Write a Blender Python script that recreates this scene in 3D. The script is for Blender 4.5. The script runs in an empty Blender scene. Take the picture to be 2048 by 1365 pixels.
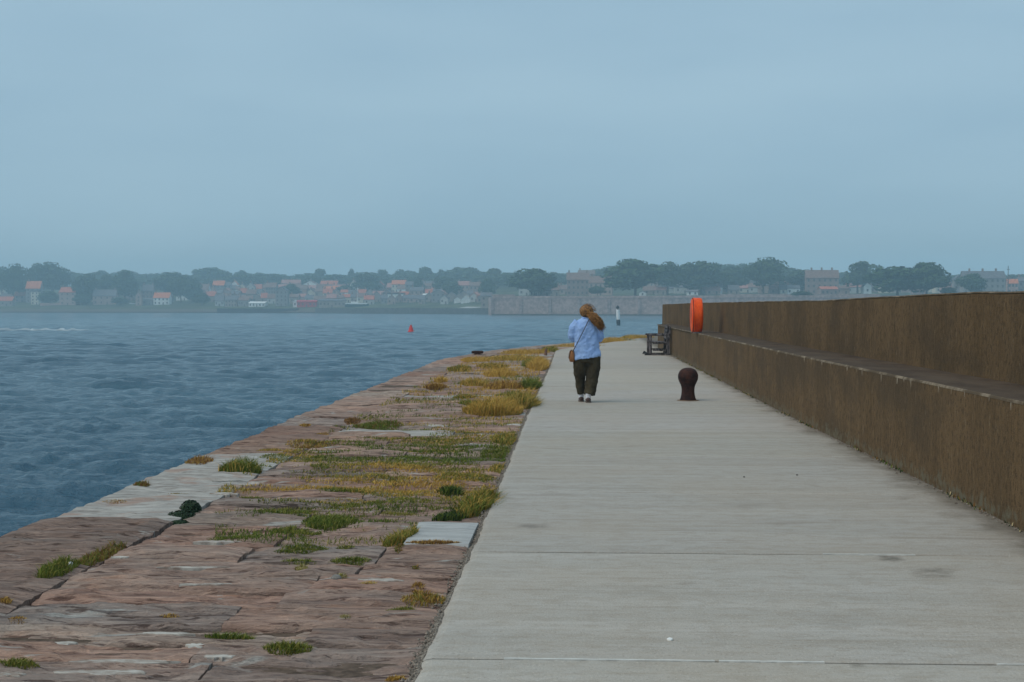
import bpy, math, random
import numpy as np
from mathutils import Vector, Matrix

random.seed(7)
rng = np.random.default_rng(11)
S = bpy.context.scene
COL = S.collection
R = math.radians

# ------------------------------------------------------------------ camera
F = 2844.4
CZ = 1.63
YAW = math.atan(136 / F)
PITCH = math.atan(68.5 / F)
cam = bpy.data.cameras.new('Camera')
cam.lens = 50.0
cam.sensor_width = 36.0
cam.clip_start = 0.1
cam.clip_end = 6000
camo = bpy.data.objects.new('Camera', cam)
COL.objects.link(camo)
camo.location = (0, 0, CZ)
camo.rotation_euler = (math.pi / 2 - PITCH, 0, YAW)
S.camera = camo

# ------------------------------------------------------------------ sky
SUN_EL, SUN_AZ = R(52), R(-118)      # azimuth measured from +Y towards +X: light comes from behind left
W = bpy.data.worlds.new('World')
S.world = W
W.use_nodes = True
wt = W.node_tree
wt.nodes.clear()
w_out = wt.nodes.new('ShaderNodeOutputWorld')
w_bg = wt.nodes.new('ShaderNodeBackground')
w_sky = wt.nodes.new('ShaderNodeTexSky')
w_sky.sky_type = 'NISHITA'
w_sky.sun_disc = False
w_sky.sun_elevation = SUN_EL
w_sky.sun_rotation = SUN_AZ
w_sky.dust_density = 2.0
w_sky.ozone_density = 2.0
# an even deck of thin overcast with faint streaks lies over the clear sky
w_tc = wt.nodes.new('ShaderNodeTexCoord')
w_map = wt.nodes.new('ShaderNodeMapping')
w_map.inputs['Scale'].default_value = (1.6, 1.6, 7.0)
w_n = wt.nodes.new('ShaderNodeTexNoise')
w_n.inputs['Scale'].default_value = 1.6
w_n.inputs['Detail'].default_value = 4.0
w_n.inputs['Roughness'].default_value = 0.45
w_r = wt.nodes.new('ShaderNodeValToRGB')
w_r.color_ramp.elements[0].position = 0.3
w_r.color_ramp.elements[0].color = (3.35, 5.08, 6.4, 1)
w_r.color_ramp.elements[1].position = 0.7
w_r.color_ramp.elements[1].color = (4.35, 6.15, 7.3, 1)
w_mix = wt.nodes.new('ShaderNodeMix')
w_mix.data_type = 'RGBA'
w_mix.inputs['Factor'].default_value = 0.86
w_bg.inputs['Strength'].default_value = 0.1
L = wt.links.new
L(w_tc.outputs['Generated'], w_map.inputs['Vector'])
L(w_map.outputs['Vector'], w_n.inputs['Vector'])
L(w_n.outputs['Fac'], w_r.inputs['Fac'])
L(w_sky.outputs['Color'], w_mix.inputs[6])
L(w_r.outputs['Color'], w_mix.inputs[7])
L(w_mix.outputs[2], w_bg.inputs['Color'])
L(w_bg.outputs['Background'], w_out.inputs['Surface'])

# ------------------------------------------------------------------ sun
sun = bpy.data.lights.new('Sun', 'SUN')
sun.energy = 1.5
sun.angle = R(45)
sun.color = (1.0, 0.90, 0.74)
suno = bpy.data.objects.new('Sun', sun)
COL.objects.link(suno)
sd = Vector((math.sin(SUN_AZ) * math.cos(SUN_EL), math.cos(SUN_AZ) * math.cos(SUN_EL), math.sin(SUN_EL)))
suno.rotation_euler = sd.to_track_quat('Z', 'Y').to_euler()
suno.location = (-20, -10, 40)

S.view_settings.view_transform = 'Standard'
S.view_settings.look = 'None'
S.view_settings.exposure = 0.0
S.view_settings.gamma = 1.0
S.view_settings.use_curve_mapping = False
S.render.engine = 'CYCLES'
S.cycles.use_denoising = True
S.cycles.max_bounces = 6
S.cycles.volume_bounces = 1

# ------------------------------------------------------------------ projection helpers (pixel -> direction)
camR = Matrix.Rotation(YAW, 3, 'Z') @ Matrix.Rotation(math.pi / 2 - PITCH, 3, 'X')
def ray(px, py):
    return camR @ Vector(((px - 1024) / F, -(py - 682.5) / F, -1))
def ground(px, py, z=0.0):
    d = ray(px, py)
    t = (z - CZ) / d.z
    return Vector((d.x * t, d.y * t, z))
def at(px, py, Y):
    d = ray(px, py)
    t = Y / d.y
    return Vector((d.x * t, Y, CZ + d.z * t))
camRn = np.array(camR)
def ground_np(px, py, z):
    d = np.stack([(px - 1024) / F, -(py - 682.5) / F, -np.ones_like(px)], 0)
    d = camRn @ d
    t = (z - CZ) / d[2]
    return d[0] * t, d[1] * t

# ------------------------------------------------------------------ noise
def vnoise(x, y, seed=0):
    x = np.asarray(x, float); y = np.asarray(y, float)
    xi = np.floor(x).astype(np.int64); yi = np.floor(y).astype(np.int64)
    xf = x - xi; yf = y - yi
    def h(a, b):
        n = (a * 374761393 + b * 668265263 + seed * 1442695041) & 0xFFFFFFFF
        n = ((n ^ (n >> 13)) * 1274126177) & 0xFFFFFFFF
        n = n ^ (n >> 16)
        return (n & 0xFFFF) / 65535.0
    u = xf * xf * (3 - 2 * xf); v = yf * yf * (3 - 2 * yf)
    a = h(xi, yi) * (1 - u) + h(xi + 1, yi) * u
    b = h(xi, yi + 1) * (1 - u) + h(xi + 1, yi + 1) * u
    return a * (1 - v) + b * v
def fbm(x, y, seed=0, oct=4, gain=0.5):
    s = 0; a = 1; t = 0
    for i in range(oct):
        s = s + a * vnoise(x * 2 ** i, y * 2 ** i, seed + i * 17); t += a; a *= gain
    return s / t
def sstep(a, b, x):
    t = np.clip((np.asarray(x, float) - a) / (b - a), 0, 1)
    return t * t * (3 - 2 * t)

# ------------------------------------------------------------------ mesh helpers
def link(name, me, mat=None, parent=None, loc=None):
    o = bpy.data.objects.new(name, me)
    COL.objects.link(o)
    if mat is not None and me is not None and len(me.materials) == 0:
        me.materials.append(mat)
    if parent is not None:
        o.parent = parent
    if loc is not None:
        o.location = loc
    return o
def tag(o, label=None, cat=None, group=None, kind=None):
    if label: o['label'] = label
    if cat: o['category'] = cat
    if group: o['group'] = group
    if kind: o['kind'] = kind
    return o
def empty(name, loc=(0, 0, 0), rz=0.0):
    o = bpy.data.objects.new(name, None)
    COL.objects.link(o)
    o.location = loc
    o.rotation_euler = (0, 0, rz)
    o.empty_display_size = 0.2
    return o
def np_mesh(name, v, f, smooth=False):
    """v (n,3); f (m,k) index array, all faces with k corners"""
    me = bpy.data.meshes.new(name)
    v = np.ascontiguousarray(v, np.float32); f = np.ascontiguousarray(f, np.int32)
    k = f.shape[1]
    me.vertices.add(len(v)); me.vertices.foreach_set('co', v.ravel())
    me.loops.add(f.size); me.loops.foreach_set('vertex_index', f.ravel())
    me.polygons.add(len(f))
    me.polygons.foreach_set('loop_start', np.arange(0, f.size, k, dtype=np.int32))
    me.polygons.foreach_set('use_smooth', np.full(len(f), smooth, dtype=bool))
    me.update(calc_edges=True)
    me.validate()
    return me
def grid_faces(nx, ny, off=0):
    i, j = np.meshgrid(np.arange(nx - 1), np.arange(ny - 1), indexing='xy')
    a = (j * nx + i).ravel() + off
    return np.stack([a, a + 1, a + nx + 1, a + nx], 1)

class MB:
    """collects shapes for ONE mesh object"""
    def __init__(s): s.v = []; s.f = []
    def add(s, v, f):
        o = len(s.v); s.v += [tuple(p) for p in v]; s.f += [tuple(i + o for i in q) for q in f]; return s
    def box(s, x0, x1, y0, y1, z0, z1, b=0.0):
        if b <= 0:
            v = [(x, y, z) for z in (z0, z1) for y in (y0, y1) for x in (x0, x1)]
            return s.add(v, [(0, 2, 3, 1), (4, 5, 7, 6), (0, 1, 5, 4), (2, 6, 7, 3), (0, 4, 6, 2), (1, 3, 7, 5)])
        rings = []
        for z, i in ((z0, b), (z0 + b, 0), (z1 - b, 0), (z1, b)):
            xa, xb, ya, yb = x0 + i, x1 - i, y0 + i, y1 - i; c = b
            rings.append([(xa + c, ya, z), (xb - c, ya, z), (xb, ya + c, z), (xb, yb - c, z), (xb - c, yb, z), (xa + c, yb, z), (xa, yb - c, z), (xa, ya + c, z)])
        return s.rings(rings, True)
    def rings(s, rings, caps=True, closed=True):
        n = len(rings[0]); v = [p for r in rings for p in r]; f = []
        for i in range(len(rings) - 1):
            for j in range(n if closed else n - 1):
                k = (j + 1) % n
                f.append((i * n + j, i * n + k, (i + 1) * n + k, (i + 1) * n + j))
        if caps:
            f.append(tuple(range(n))[::-1]); f.append(tuple((len(rings) - 1) * n + j for j in range(n)))
        return s.add(v, f)
    def lathe(s, prof, n=24, c=(0, 0, 0), axis='Z', caps=True):
        rr = []
        for r, h in prof:
            ring = []
            for k in range(n):
                a = 2 * math.pi * k / n
                p = (r * math.cos(a), r * math.sin(a), h)
                if axis == 'X': p = (h, p[0], p[1])
                if axis == 'Y': p = (p[0], h, p[1])
                ring.append((p[0] + c[0], p[1] + c[1], p[2] + c[2]))
            rr.append(ring)
        return s.rings(rr, caps)
    def tube(s, pts, rad, n=8, flat=1.0, caps=True):
        """pts list of 3D points, rad list of radii (or (rx, ry) pairs)"""
        pts = [Vector(p) for p in pts]; rr = []
        up = None
        for i, p in enumerate(pts):
            t = (pts[min(i + 1, len(pts) - 1)] - pts[max(i - 1, 0)]).normalized()
            if up is None:
                up = Vector((1, 0, 0)) if abs(t.x) < 0.8 else Vector((0, 1, 0))
            u = (up - t * up.dot(t)).normalized(); w = t.cross(u); up = u
            r = rad[i] if isinstance(rad, (list, tuple)) else rad
            ra, rb = r if isinstance(r, (list, tuple)) else (r, r * flat)
            rr.append([tuple(p + u * ra * math.cos(2 * math.pi * k / n) + w * rb * math.sin(2 * math.pi * k / n)) for k in range(n)])
        return s.rings(rr, caps)
    def ball(s, c, r, nu=14, nv=9):
        rx, ry, rz = r if isinstance(r, (list, tuple)) else (r, r, r)
        rr = []
        for j in range(nv + 1):
            t = -math.pi / 2 + math.pi * (j + 0.02) / (nv + 0.04)
            rr.append([(c[0] + rx * math.cos(t) * math.cos(2 * math.pi * k / nu), c[1] + ry * math.cos(t) * math.sin(2 * math.pi * k / nu), c[2] + rz * math.sin(t)) for k in range(nu)])
        return s.rings(rr, True)
    def prism(s, poly, ext):
        """poly: list of 3D points (planar), ext: extrusion vector"""
        e = Vector(ext); a = [tuple(p) for p in poly]; b = [tuple(Vector(p) + e) for p in poly]
        return s.rings([a, b], True)
    def mesh(s, name='m', smooth=False):
        me = bpy.data.meshes.new(name); me.from_pydata(s.v, [], s.f)
        if smooth: me.polygons.foreach_set('use_smooth', [True] * len(me.polygons))
        me.update()
        import bmesh
        bm = bmesh.new(); bm.from_mesh(me); bmesh.ops.recalc_face_normals(bm, faces=bm.faces); bm.to_mesh(me); bm.free()
        return me
    def build(s, name, mat, parent=None, loc=None, smooth=False):
        return link(name, s.mesh(name, smooth), mat, parent, loc)

# ------------------------------------------------------------------ material helpers
class NT:
    def __init__(s, name, rough=0.8, spec=0.3):
        s.m = bpy.data.materials.new(name); s.m.use_nodes = True
        s.t = s.m.node_tree; s.b = s.t.nodes['Principled BSDF']
        s.b.inputs['Roughness'].default_value = rough
        s.b.inputs['Specular IOR Level'].default_value = spec
        s.pos = s.n('ShaderNodeNewGeometry').outputs['Position']
    def n(s, k): return s.t.nodes.new(k)
    def l(s, a, b): s.t.links.new(a, b)
    def sock(s, i, v):
        if hasattr(v, 'links') or isinstance(v, bpy.types.NodeSocket): s.l(v, i)
        else:
            if isinstance(v, tuple) and len(v) == 3 and i.type == 'RGBA': v = (*v, 1)
            i.default_value = v
    def scale(s, v, sc):
        q = s.n('ShaderNodeVectorMath'); q.operation = 'MULTIPLY'; s.sock(q.inputs[0], v); q.inputs[1].default_value = sc
        return q.outputs[0]
    def noise(s, sc=(1, 1, 1), detail=4, rough=0.5, vec=None, dist=0.0):
        q = s.n('ShaderNodeTexNoise'); q.inputs['Scale'].default_value = 1.0
        q.inputs['Detail'].default_value = detail; q.inputs['Roughness'].default_value = rough; q.inputs['Distortion'].default_value = dist
        s.l(s.scale(vec if vec is not None else s.pos, sc), q.inputs['Vector'])
        return q.outputs['Fac']
    def ramp(s, fac, a, b, c0=(0, 0, 0), c1=(1, 1, 1)):
        q = s.n('ShaderNodeMapRange'); q.interpolation_type = 'SMOOTHSTEP'
        s.sock(q.inputs['Value'], fac); q.inputs['From Min'].default_value = a; q.inputs['From Max'].default_value = b
        return q.outputs['Result']
    def math(s, op, a, b=0.0):
        q = s.n('ShaderNodeMath'); q.operation = op; s.sock(q.inputs[0], a); s.sock(q.inputs[1], b); return q.outputs[0]
    def mix(s, fac, a, b, mode='MIX'):
        q = s.n('ShaderNodeMix'); q.data_type = 'RGBA'; q.blend_type = mode
        s.sock(q.inputs[0], fac); s.sock(q.inputs[6], a); s.sock(q.inputs[7], b); return q.outputs[2]
    def xyz(s, v=None):
        q = s.n('ShaderNodeSeparateXYZ'); s.l(v if v is not None else s.pos, q.inputs[0]); return q.outputs
    def rand(s): return s.n('ShaderNodeObjectInfo').outputs['Random']
    def objcol(s): return s.n('ShaderNodeObjectInfo').outputs['Color']
    def attr(s, nm):
        q = s.n('ShaderNodeAttribute'); q.attribute_name = nm; return q.outputs['Color']
    def bump(s, h, strength=0.5, dist=0.02):
        q = s.n('ShaderNodeBump'); q.inputs['Strength'].default_value = strength; q.inputs['Distance'].default_value = dist
        s.l(h, q.inputs['Height']); s.l(q.outputs['Normal'], s.b.inputs['Normal'])
    def col(s, c): s.sock(s.b.inputs['Base Color'], c); return s

MATS = {}
def flat(name, c, rough=0.8, var=0.25, sc=3.0, spec=0.3, bump=0.0):
    """a plain surface with a little tonal wear"""
    if name in MATS: return MATS[name]
    t = NT(name, rough, spec)
    n = t.noise((sc, sc, sc), 5, 0.6)
    d = tuple(x * (1 - var) for x in c); u = tuple(min(1, x * (1 + var)) for x in c)
    t.col(t.mix(t.ramp(n, 0.3, 0.7), d, u))
    if bump: t.bump(n, bump, 0.02)
    MATS[name] = t.m
    return t.m

# walkway concrete: transverse brush and tamping bands, speckle, dirt washed against the wall foot
t = NT('walk_concrete', 0.85, 0.25)
band = t.noise((0.13, 3.4, 1), 5, 0.6)
fine = t.noise((2.5, 34, 1), 4, 0.65)
spk = t.noise((70, 45, 60), 3, 0.75)
blot = t.noise((0.5, 0.45, 1), 4, 0.6)
stain = t.noise((0.9, 2.6, 1), 5, 0.62, dist=0.6)
mid_ = t.noise((9, 17, 9), 5, 0.7)
tamp = t.noise((0.5, 14, 1), 6, 0.68, dist=0.6)
c = t.mix(t.ramp(band, 0.28, 0.72), (0.365, 0.345, 0.315), (0.452, 0.430, 0.402))
pat = t.ramp(t.noise((1.1, 1.6, 1), 5, 0.65), 0.40, 0.62)
c = t.mix(t.math('MULTIPLY', t.math('MULTIPLY', t.ramp(tamp, 0.53, 0.64), pat), 0.6), c, (0.29, 0.255, 0.215))
c = t.mix(t.math('MULTIPLY', t.ramp(tamp, 0.44, 0.34), 0.16), c, (0.56, 0.525, 0.48))
c = t.mix(t.math('MULTIPLY', t.ramp(t.noise((5, 9, 5), 6, 0.75), 0.46, 0.60), 0.45), c, (0.29, 0.255, 0.215))
c = t.mix(t.ramp(blot, 0.35, 0.7), c, t.mix(0.4, c, (0.40, 0.335, 0.265)))
c = t.mix(t.math('MULTIPLY', t.ramp(mid_, 0.42, 0.7), 0.35), c, (0.36, 0.31, 0.25))
c = t.mix(t.math('MULTIPLY', t.ramp(fine, 0.50, 0.75), 0.28), c, (0.33, 0.28, 0.225))
c = t.mix(t.math('MULTIPLY', t.ramp(stain, 0.60, 0.74), 0.6), c, (0.235, 0.20, 0.165))
c = t.mix(t.math('MULTIPLY', t.ramp(spk, 0.55, 0.75), 0.55), c, (0.66, 0.60, 0.52))
c = t.mix(t.math('MULTIPLY', t.ramp(spk, 0.45, 0.28), 0.55), c, (0.18, 0.15, 0.12))
px, py_s, _z = t.xyz()
sn_ = t.noise((3.5, 5, 1), 6, 0.7)
for (sx, sy, ra, rb, k_, cc_) in ((1072, 1052, 0.28, 0.22, 0.8, (0.20, 0.175, 0.15)), (1785, 1118, 0.16, 0.24, 1.0, (0.12, 0.105, 0.085)), (1865, 1146, 0.24, 0.34, 0.9, (0.16, 0.14, 0.115)), (1716, 1333, 0.07, 0.10, 0.8, (0.17, 0.15, 0.12)), (1500, 1010, 0.5, 0.5, 0.4, (0.24, 0.21, 0.18)), (1250, 1180, 0.7, 0.35, 0.35, (0.26, 0.235, 0.20)), (1700, 1240, 0.6, 0.4, 0.3, (0.25, 0.225, 0.195))):
    d_ = Vector(((sx - 1024) / F, -(sy - 682.5) / F, -1)); d_ = Matrix.Rotation(YAW, 3, 'Z') @ Matrix.Rotation(math.pi / 2 - PITCH, 3, 'X') @ d_; k2 = -CZ / d_.z
    ex = t.math('DIVIDE', t.math('SUBTRACT', px, d_.x * k2), ra); ey = t.math('DIVIDE', t.math('SUBTRACT', py_s, d_.y * k2), rb)
    r2 = t.math('ADD', t.math('MULTIPLY', ex, ex), t.math('MULTIPLY', ey, ey))
    c = t.mix(t.math('MULTIPLY', t.ramp(t.math('SUBTRACT', t.math('MULTIPLY', sn_, 2.4), r2), 0.7, 1.6), k_), c, cc_)
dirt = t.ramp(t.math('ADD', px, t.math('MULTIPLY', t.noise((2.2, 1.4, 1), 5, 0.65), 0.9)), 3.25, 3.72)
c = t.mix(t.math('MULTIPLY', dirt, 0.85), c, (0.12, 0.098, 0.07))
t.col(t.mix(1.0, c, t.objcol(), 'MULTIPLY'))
t.bump(t.math('ADD', t.math('MULTIPLY', fine, 0.7), t.math('MULTIPLY', spk, 0.8)), 0.6, 0.008)
MATS['concrete'] = t.m

# weathered sandstone, tint from each stone's own object colour
t = NT('sandstone', 0.9, 0.2)
st = t.noise((2.2, 9, 6), 7, 0.66, dist=0.9)
st2 = t.noise((9.0, 42, 30), 5, 0.66, dist=0.6)
blot = t.noise((1.1, 1.8, 1), 5, 0.6)
gr = t.noise((55, 90, 90), 3, 0.7)
ln_ = t.noise((2.6, 26, 12), 6, 0.7, dist=0.5)
lich = t.noise((1.1, 5.0, 2), 6, 0.6, dist=0.8)
rust = t.noise((1.6, 3.4, 2), 4, 0.6)
oc = t.objcol()
c = t.mix(t.ramp(st, 0.32, 0.68), (0.66, 0.62, 0.62), (1.24, 1.22, 1.22))
c = t.mix(1.0, oc, c, 'MULTIPLY')
c = t.mix(t.math('MULTIPLY', t.ramp(blot, 0.42, 0.72), 0.55), c, t.mix(1.0, oc, (0.86, 1.0, 1.08), 'MULTIPLY'))
c = t.mix(t.math('MULTIPLY', t.ramp(rust, 0.58, 0.74), 0.45), c, (0.42, 0.20, 0.115))
c = t.mix(t.math('MULTIPLY', t.ramp(lich, 0.615, 0.67), 0.8), c, (0.50, 0.475, 0.44))
c = t.mix(t.math('MULTIPLY', t.ramp(st2, 0.54, 0.70), 0.75), c, t.mix(1.0, c, (0.38, 0.35, 0.35), 'MULTIPLY'))
c = t.mix(t.math('MULTIPLY', t.ramp(ln_, 0.54, 0.61), 0.9), c, t.mix(1.0, c, (0.34, 0.30, 0.30), 'MULTIPLY'))
c = t.mix(t.math('MULTIPLY', t.ramp(ln_, 0.42, 0.33), 0.6), c, t.mix(1.0, c, (1.45, 1.45, 1.45), 'MULTIPLY'))
c = t.mix(t.math('MULTIPLY', t.ramp(gr, 0.5, 0.8), 0.5), c, t.mix(1.0, c, (1.5, 1.45, 1.4), 'MULTIPLY'))
t.col(c)
t.bump(t.math('ADD', t.math('MULTIPLY', st, 1.0), t.math('ADD', t.math('MULTIPLY', ln_, -0.9), t.math('MULTIPLY', gr, 0.3))), 1.0, 0.045)
MATS['stone'] = t.m

# pale lichen-grey paving slab and edge stones
t = NT('pale_slab', 0.85, 0.25)
a = t.noise((2.6, 16, 4), 7, 0.7, dist=0.7); b = t.noise((26, 26, 26), 4, 0.65); p = t.noise((9, 20, 9), 3, 0.6)
c = t.mix(t.ramp(a, 0.3, 0.7), (0.21, 0.185, 0.165), (0.47, 0.44, 0.405))
pk = t.noise((1.4, 3.0, 2), 5, 0.6)
c = t.mix(t.math('MULTIPLY', t.ramp(pk, 0.54, 0.64), 0.8), c, (0.33, 0.225, 0.18))
c = t.mix(t.math('MULTIPLY', t.ramp(p, 0.64, 0.74), 0.7), c, (0.09, 0.075, 0.06))
c = t.mix(t.math('MULTIPLY', t.ramp(b, 0.55, 0.75), 0.3), c, (0.5, 0.47, 0.43))
t.col(c); t.bump(t.math('ADD', a, t.math('MULTIPLY', b, 0.4)), 0.7, 0.014)
MATS['pale'] = t.m

t = NT('pale_flake', 0.85, 0.2)
a = t.noise((7, 22, 9), 6, 0.68)
t.col(t.mix(t.ramp(a, 0.35, 0.62), (0.25, 0.19, 0.155), (0.52, 0.485, 0.435))); t.bump(a, 0.6, 0.01)
MATS['flake'] = t.m
t = NT('blue_grey_slab', 0.8, 0.3)
a = t.noise((2.2, 12, 4), 6, 0.65, dist=0.5); b = t.noise((40, 40, 40), 3, 0.65)
c = t.mix(t.ramp(a, 0.3, 0.7), (0.30, 0.295, 0.285), (0.46, 0.455, 0.44)); c = t.mix(t.math('MULTIPLY', t.ramp(b, 0.5, 0.75), 0.4), c, (0.25, 0.24, 0.23))
t.col(c); t.bump(b, 0.4, 0.006); MATS['slab'] = t.m
# joint soil
MATS['soil'] = flat('joint_soil', (0.115, 0.082, 0.062), 0.95, 0.4, 14.0, 0.1, 0.4)
MATS['pierside'] = flat('pier_masonry', (0.17, 0.125, 0.10), 0.9, 0.35, 2.0, 0.2, 0.4)

# sea wall concrete: brown weathered render with vertical runs
t = NT('wall_concrete', 0.92, 0.15)
X, Y, Z = t.xyz()
run = t.noise((1.2, 1.8, 0.7), 6, 0.65)
run2 = t.noise((9, 16, 4.5), 6, 0.72, dist=0.3)
thin = t.noise((9, 36, 5.0), 4, 0.65)
blot = t.noise((0.5, 0.5, 1.0), 5, 0.6)
grn = t.noise((80, 80, 80), 2, 0.7)
c = t.mix(t.ramp(run, 0.25, 0.75), (0.105, 0.064, 0.030), (0.165, 0.102, 0.050))
c = t.mix(t.math('MULTIPLY', t.ramp(run2, 0.45, 0.72), 0.55), c, (0.205, 0.128, 0.060))
pit = t.noise((18, 20, 14), 6, 0.8)
c = t.mix(t.math('MULTIPLY', t.ramp(pit, 0.50, 0.60), 0.65), c, (0.048, 0.032, 0.018))
c = t.mix(t.math('MULTIPLY', t.ramp(blot, 0.45, 0.62), 0.55), c, (0.072, 0.050, 0.030))
c = t.mix(t.math('MULTIPLY', t.ramp(thin, 0.63, 0.70), 0.8), c, (0.27, 0.20, 0.125))
c = t.mix(t.math('MULTIPLY', t.ramp(grn, 0.5, 0.8), 0.35), c, (0.20, 0.14, 0.085))
# lime runs hanging below the shelf edge: each run has its own length
length = t.math('MULTIPLY', t.ramp(t.noise((0, 7, 0), 3, 0.7), 0.56, 0.74), 0.16)
below = t.math('SUBTRACT', 0.935, Z)
drip = t.math('MULTIPLY', t.math('GREATER_THAN', t.math('SUBTRACT', length, below), 0.0), t.math('GREATER_THAN', below, -0.001))
c = t.mix(t.math('MULTIPLY', drip, t.ramp(thin, 0.30, 0.5)), c, (0.40, 0.33, 0.25))
# lichen and splash scabs along the foot
foot = t.math('SUBTRACT', t.math('MULTIPLY', t.noise((2, 4.0, 5), 5, 0.65), 0.42), Z)
c = t.mix(t.math('MULTIPLY', t.ramp(foot, 0.06, 0.17), t.ramp(t.noise((8, 12, 12), 4, 0.6), 0.42, 0.62)), c, (0.155, 0.135, 0.09))
t.col(c)
t.bump(t.math('ADD', t.math('MULTIPLY', run2, 0.8), t.math('ADD', t.math('MULTIPLY', grn, 0.5), t.math('MULTIPLY', pit, -0.7))), 0.8, 0.014)
MATS['wall'] = t.m
t = NT('shelf_concrete', 0.92, 0.15)
a = t.noise((3, 1.2, 3), 5, 0.6); b = t.noise((50, 50, 50), 3, 0.65)
c = t.mix(t.ramp(a, 0.3, 0.7), (0.060, 0.040, 0.027), (0.105, 0.073, 0.050))
c = t.mix(t.math('MULTIPLY', t.ramp(b, 0.5, 0.8), 0.5), c, (0.15, 0.11, 0.08))
t.col(c); t.bump(b, 0.5, 0.008)
MATS['shelf'] = t.m
t = NT('worn_arris', 0.9, 0.2)
a = t.noise((3, 2.5, 3), 6, 0.7)
t.col(t.mix(t.ramp(a, 0.44, 0.66), (0.10, 0.07, 0.042), (0.28, 0.22, 0.155)))
t.bump(a, 0.5, 0.01)
MATS['arris'] = t.m

# sea water
t = NT('sea_water', 0.12, 0.5)
t.b.inputs['IOR'].default_value = 1.333
n1 = t.noise((2.4, 3.6, 1), 5, 0.7, dist=0.2); n3 = t.noise((0.45, 1.2, 1), 5, 0.65, dist=0.4); n2 = t.noise((0.10, 0.34, 1), 5, 0.62, dist=0.4)
big = t.noise((0.012, 0.02, 1), 4, 0.55)
t.col(t.mix(t.ramp(big, 0.35, 0.7), (0.032, 0.098, 0.152), (0.048, 0.126, 0.182)))
t.bump(t.math('ADD', t.math('MULTIPLY', n1, 0.45), t.math('ADD', t.math('MULTIPLY', n3, 0.8), t.math('MULTIPLY', n2, 1.5))), 1.0, 0.40)
MATS['water'] = t.m
MATS['foam'] = flat('sea_foam', (0.36, 0.42, 0.46), 0.9, 0.3, 0.5)

# grass: hue is carried by each blade
t = NT('grass_blade', 0.75, 0.15)
t.col(t.attr('blade'))
MATS['grass'] = t.m

# far shore
t = NT('shore_ground', 0.95, 0.1)
a = t.noise((0.03, 0.03, 0.1), 5, 0.6); b = t.noise((0.25, 0.25, 0.4), 4, 0.6)
z = t.xyz()[2]
c = t.mix(t.ramp(a, 0.4, 0.62), (0.050, 0.062, 0.032), (0.105, 0.115, 0.055))
c = t.mix(t.math('MULTIPLY', t.ramp(b, 0.45, 0.7), 0.4), c, (0.12, 0.10, 0.06))
c = t.mix(t.ramp(t.math('ADD', z, t.math('MULTIPLY', b, 1.5)), 1.0, -0.4), c, (0.13, 0.105, 0.085))
c = t.mix(t.ramp(t.math('ADD', z, t.math('MULTIPLY', b, 0.8)), -1.6, -2.4), c, (0.045, 0.045, 0.04))
t.col(c); t.bump(b, 0.6, 0.3)
MATS['shore'] = t.m
t = NT('leaf_mass', 0.7, 0.2)
n = t.noise((0.35, 0.35, 0.35), 4, 0.6)
rd = t.rand()
c = t.mix(t.ramp(n, 0.3, 0.7), (0.026, 0.056, 0.020), (0.058, 0.104, 0.030))
c = t.mix(t.math('MULTIPLY', rd, 0.5), c, (0.052, 0.072, 0.028))
t.col(c)
MATS['leaf'] = t.m
MATS['bark'] = flat('tree_bark', (0.09, 0.065, 0.045), 0.95, 0.3, 3.0)

HC = {'cream': (0.62, 0.55, 0.43), 'white': (0.80, 0.79, 0.75), 'grey': (0.27, 0.25, 0.235), 'pinkstone': (0.40, 0.285, 0.24),
      'pink': (0.46, 0.29, 0.245), 'brown': (0.29, 0.20, 0.165), 'stone': (0.33, 0.27, 0.23), 'pale': (0.50, 0.48, 0.44), 'red': (0.50, 0.05, 0.06), 'dark': (0.05, 0.05, 0.055)}
RC = {'orange': (0.58, 0.19, 0.085), 'redroof': (0.48, 0.15, 0.09), 'slate': (0.15, 0.145, 0.155), 'brownroof': (0.22, 0.14, 0.115),
      'pinkroof': (0.40, 0.20, 0.17), 'white': (0.78, 0.78, 0.75), 'redpaint': (0.52, 0.045, 0.06), 'dark': (0.06, 0.06, 0.07)}
def hwall(c): return flat('wall_' + c, HC[c], 0.9, 0.14, 0.5)
def hroof(c): return flat('roof_' + c, RC[c], 0.85, 0.22, 0.8)
MATS['pane'] = flat('window_pane', (0.11, 0.10, 0.10), 0.15, 0.1, 1.0, 0.6)

# ------------------------------------------------------------------ plan of the pier (world X against distance Y)
P_WL = ([2, 12, 22, 40, 54, 64.5, 80, 120], [-0.72, -0.73, -0.79, -0.82, -0.91, 1.13, 4.2, 12.9])
P_AP = ([2, 12, 22, 44.6, 54, 63, 72, 90, 125], [-4.12, -4.18, -4.32, -4.42, -3.4, -1.2, 1.2, 4.9, 12.6])
P_WR = ([2, 12, 20, 38, 56, 66, 120], [3.27, 3.22, 3.13, 3.10, 3.0, 5.3, 18.0])
P_UP = ([2, 14, 25, 40, 64, 74, 120], [3.92, 3.88, 3.80, 3.74, 3.68, 6.3, 18.8])
def pl(P, y): return np.interp(y, P[0], P[1])
WZ = -3.4     # water level

# ------------------------------------------------------------------ pier body
ys = np.array([-8.0, 2, 12, 22, 38, 44.6, 50, 54, 58, 63, 68, 74, 82, 92, 105, 119])
Lx = np.array([pl(P_AP, y) + 0.10 for y in ys]); Rx = np.array([pl(P_UP, y) + 1.6 for y in ys])
b = MB()
rr = []
for y, xl, xr in zip(ys, Lx, Rx):
    rr.append([(xl, y, -0.16), (xl - 0.55, y, -5.2), (xr + 0.7, y, -5.2), (xr, y, -0.16)])
b.rings(rr, True)
pier = b.build('pier', MATS['pierside'])
tag(pier, kind='structure')

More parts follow.
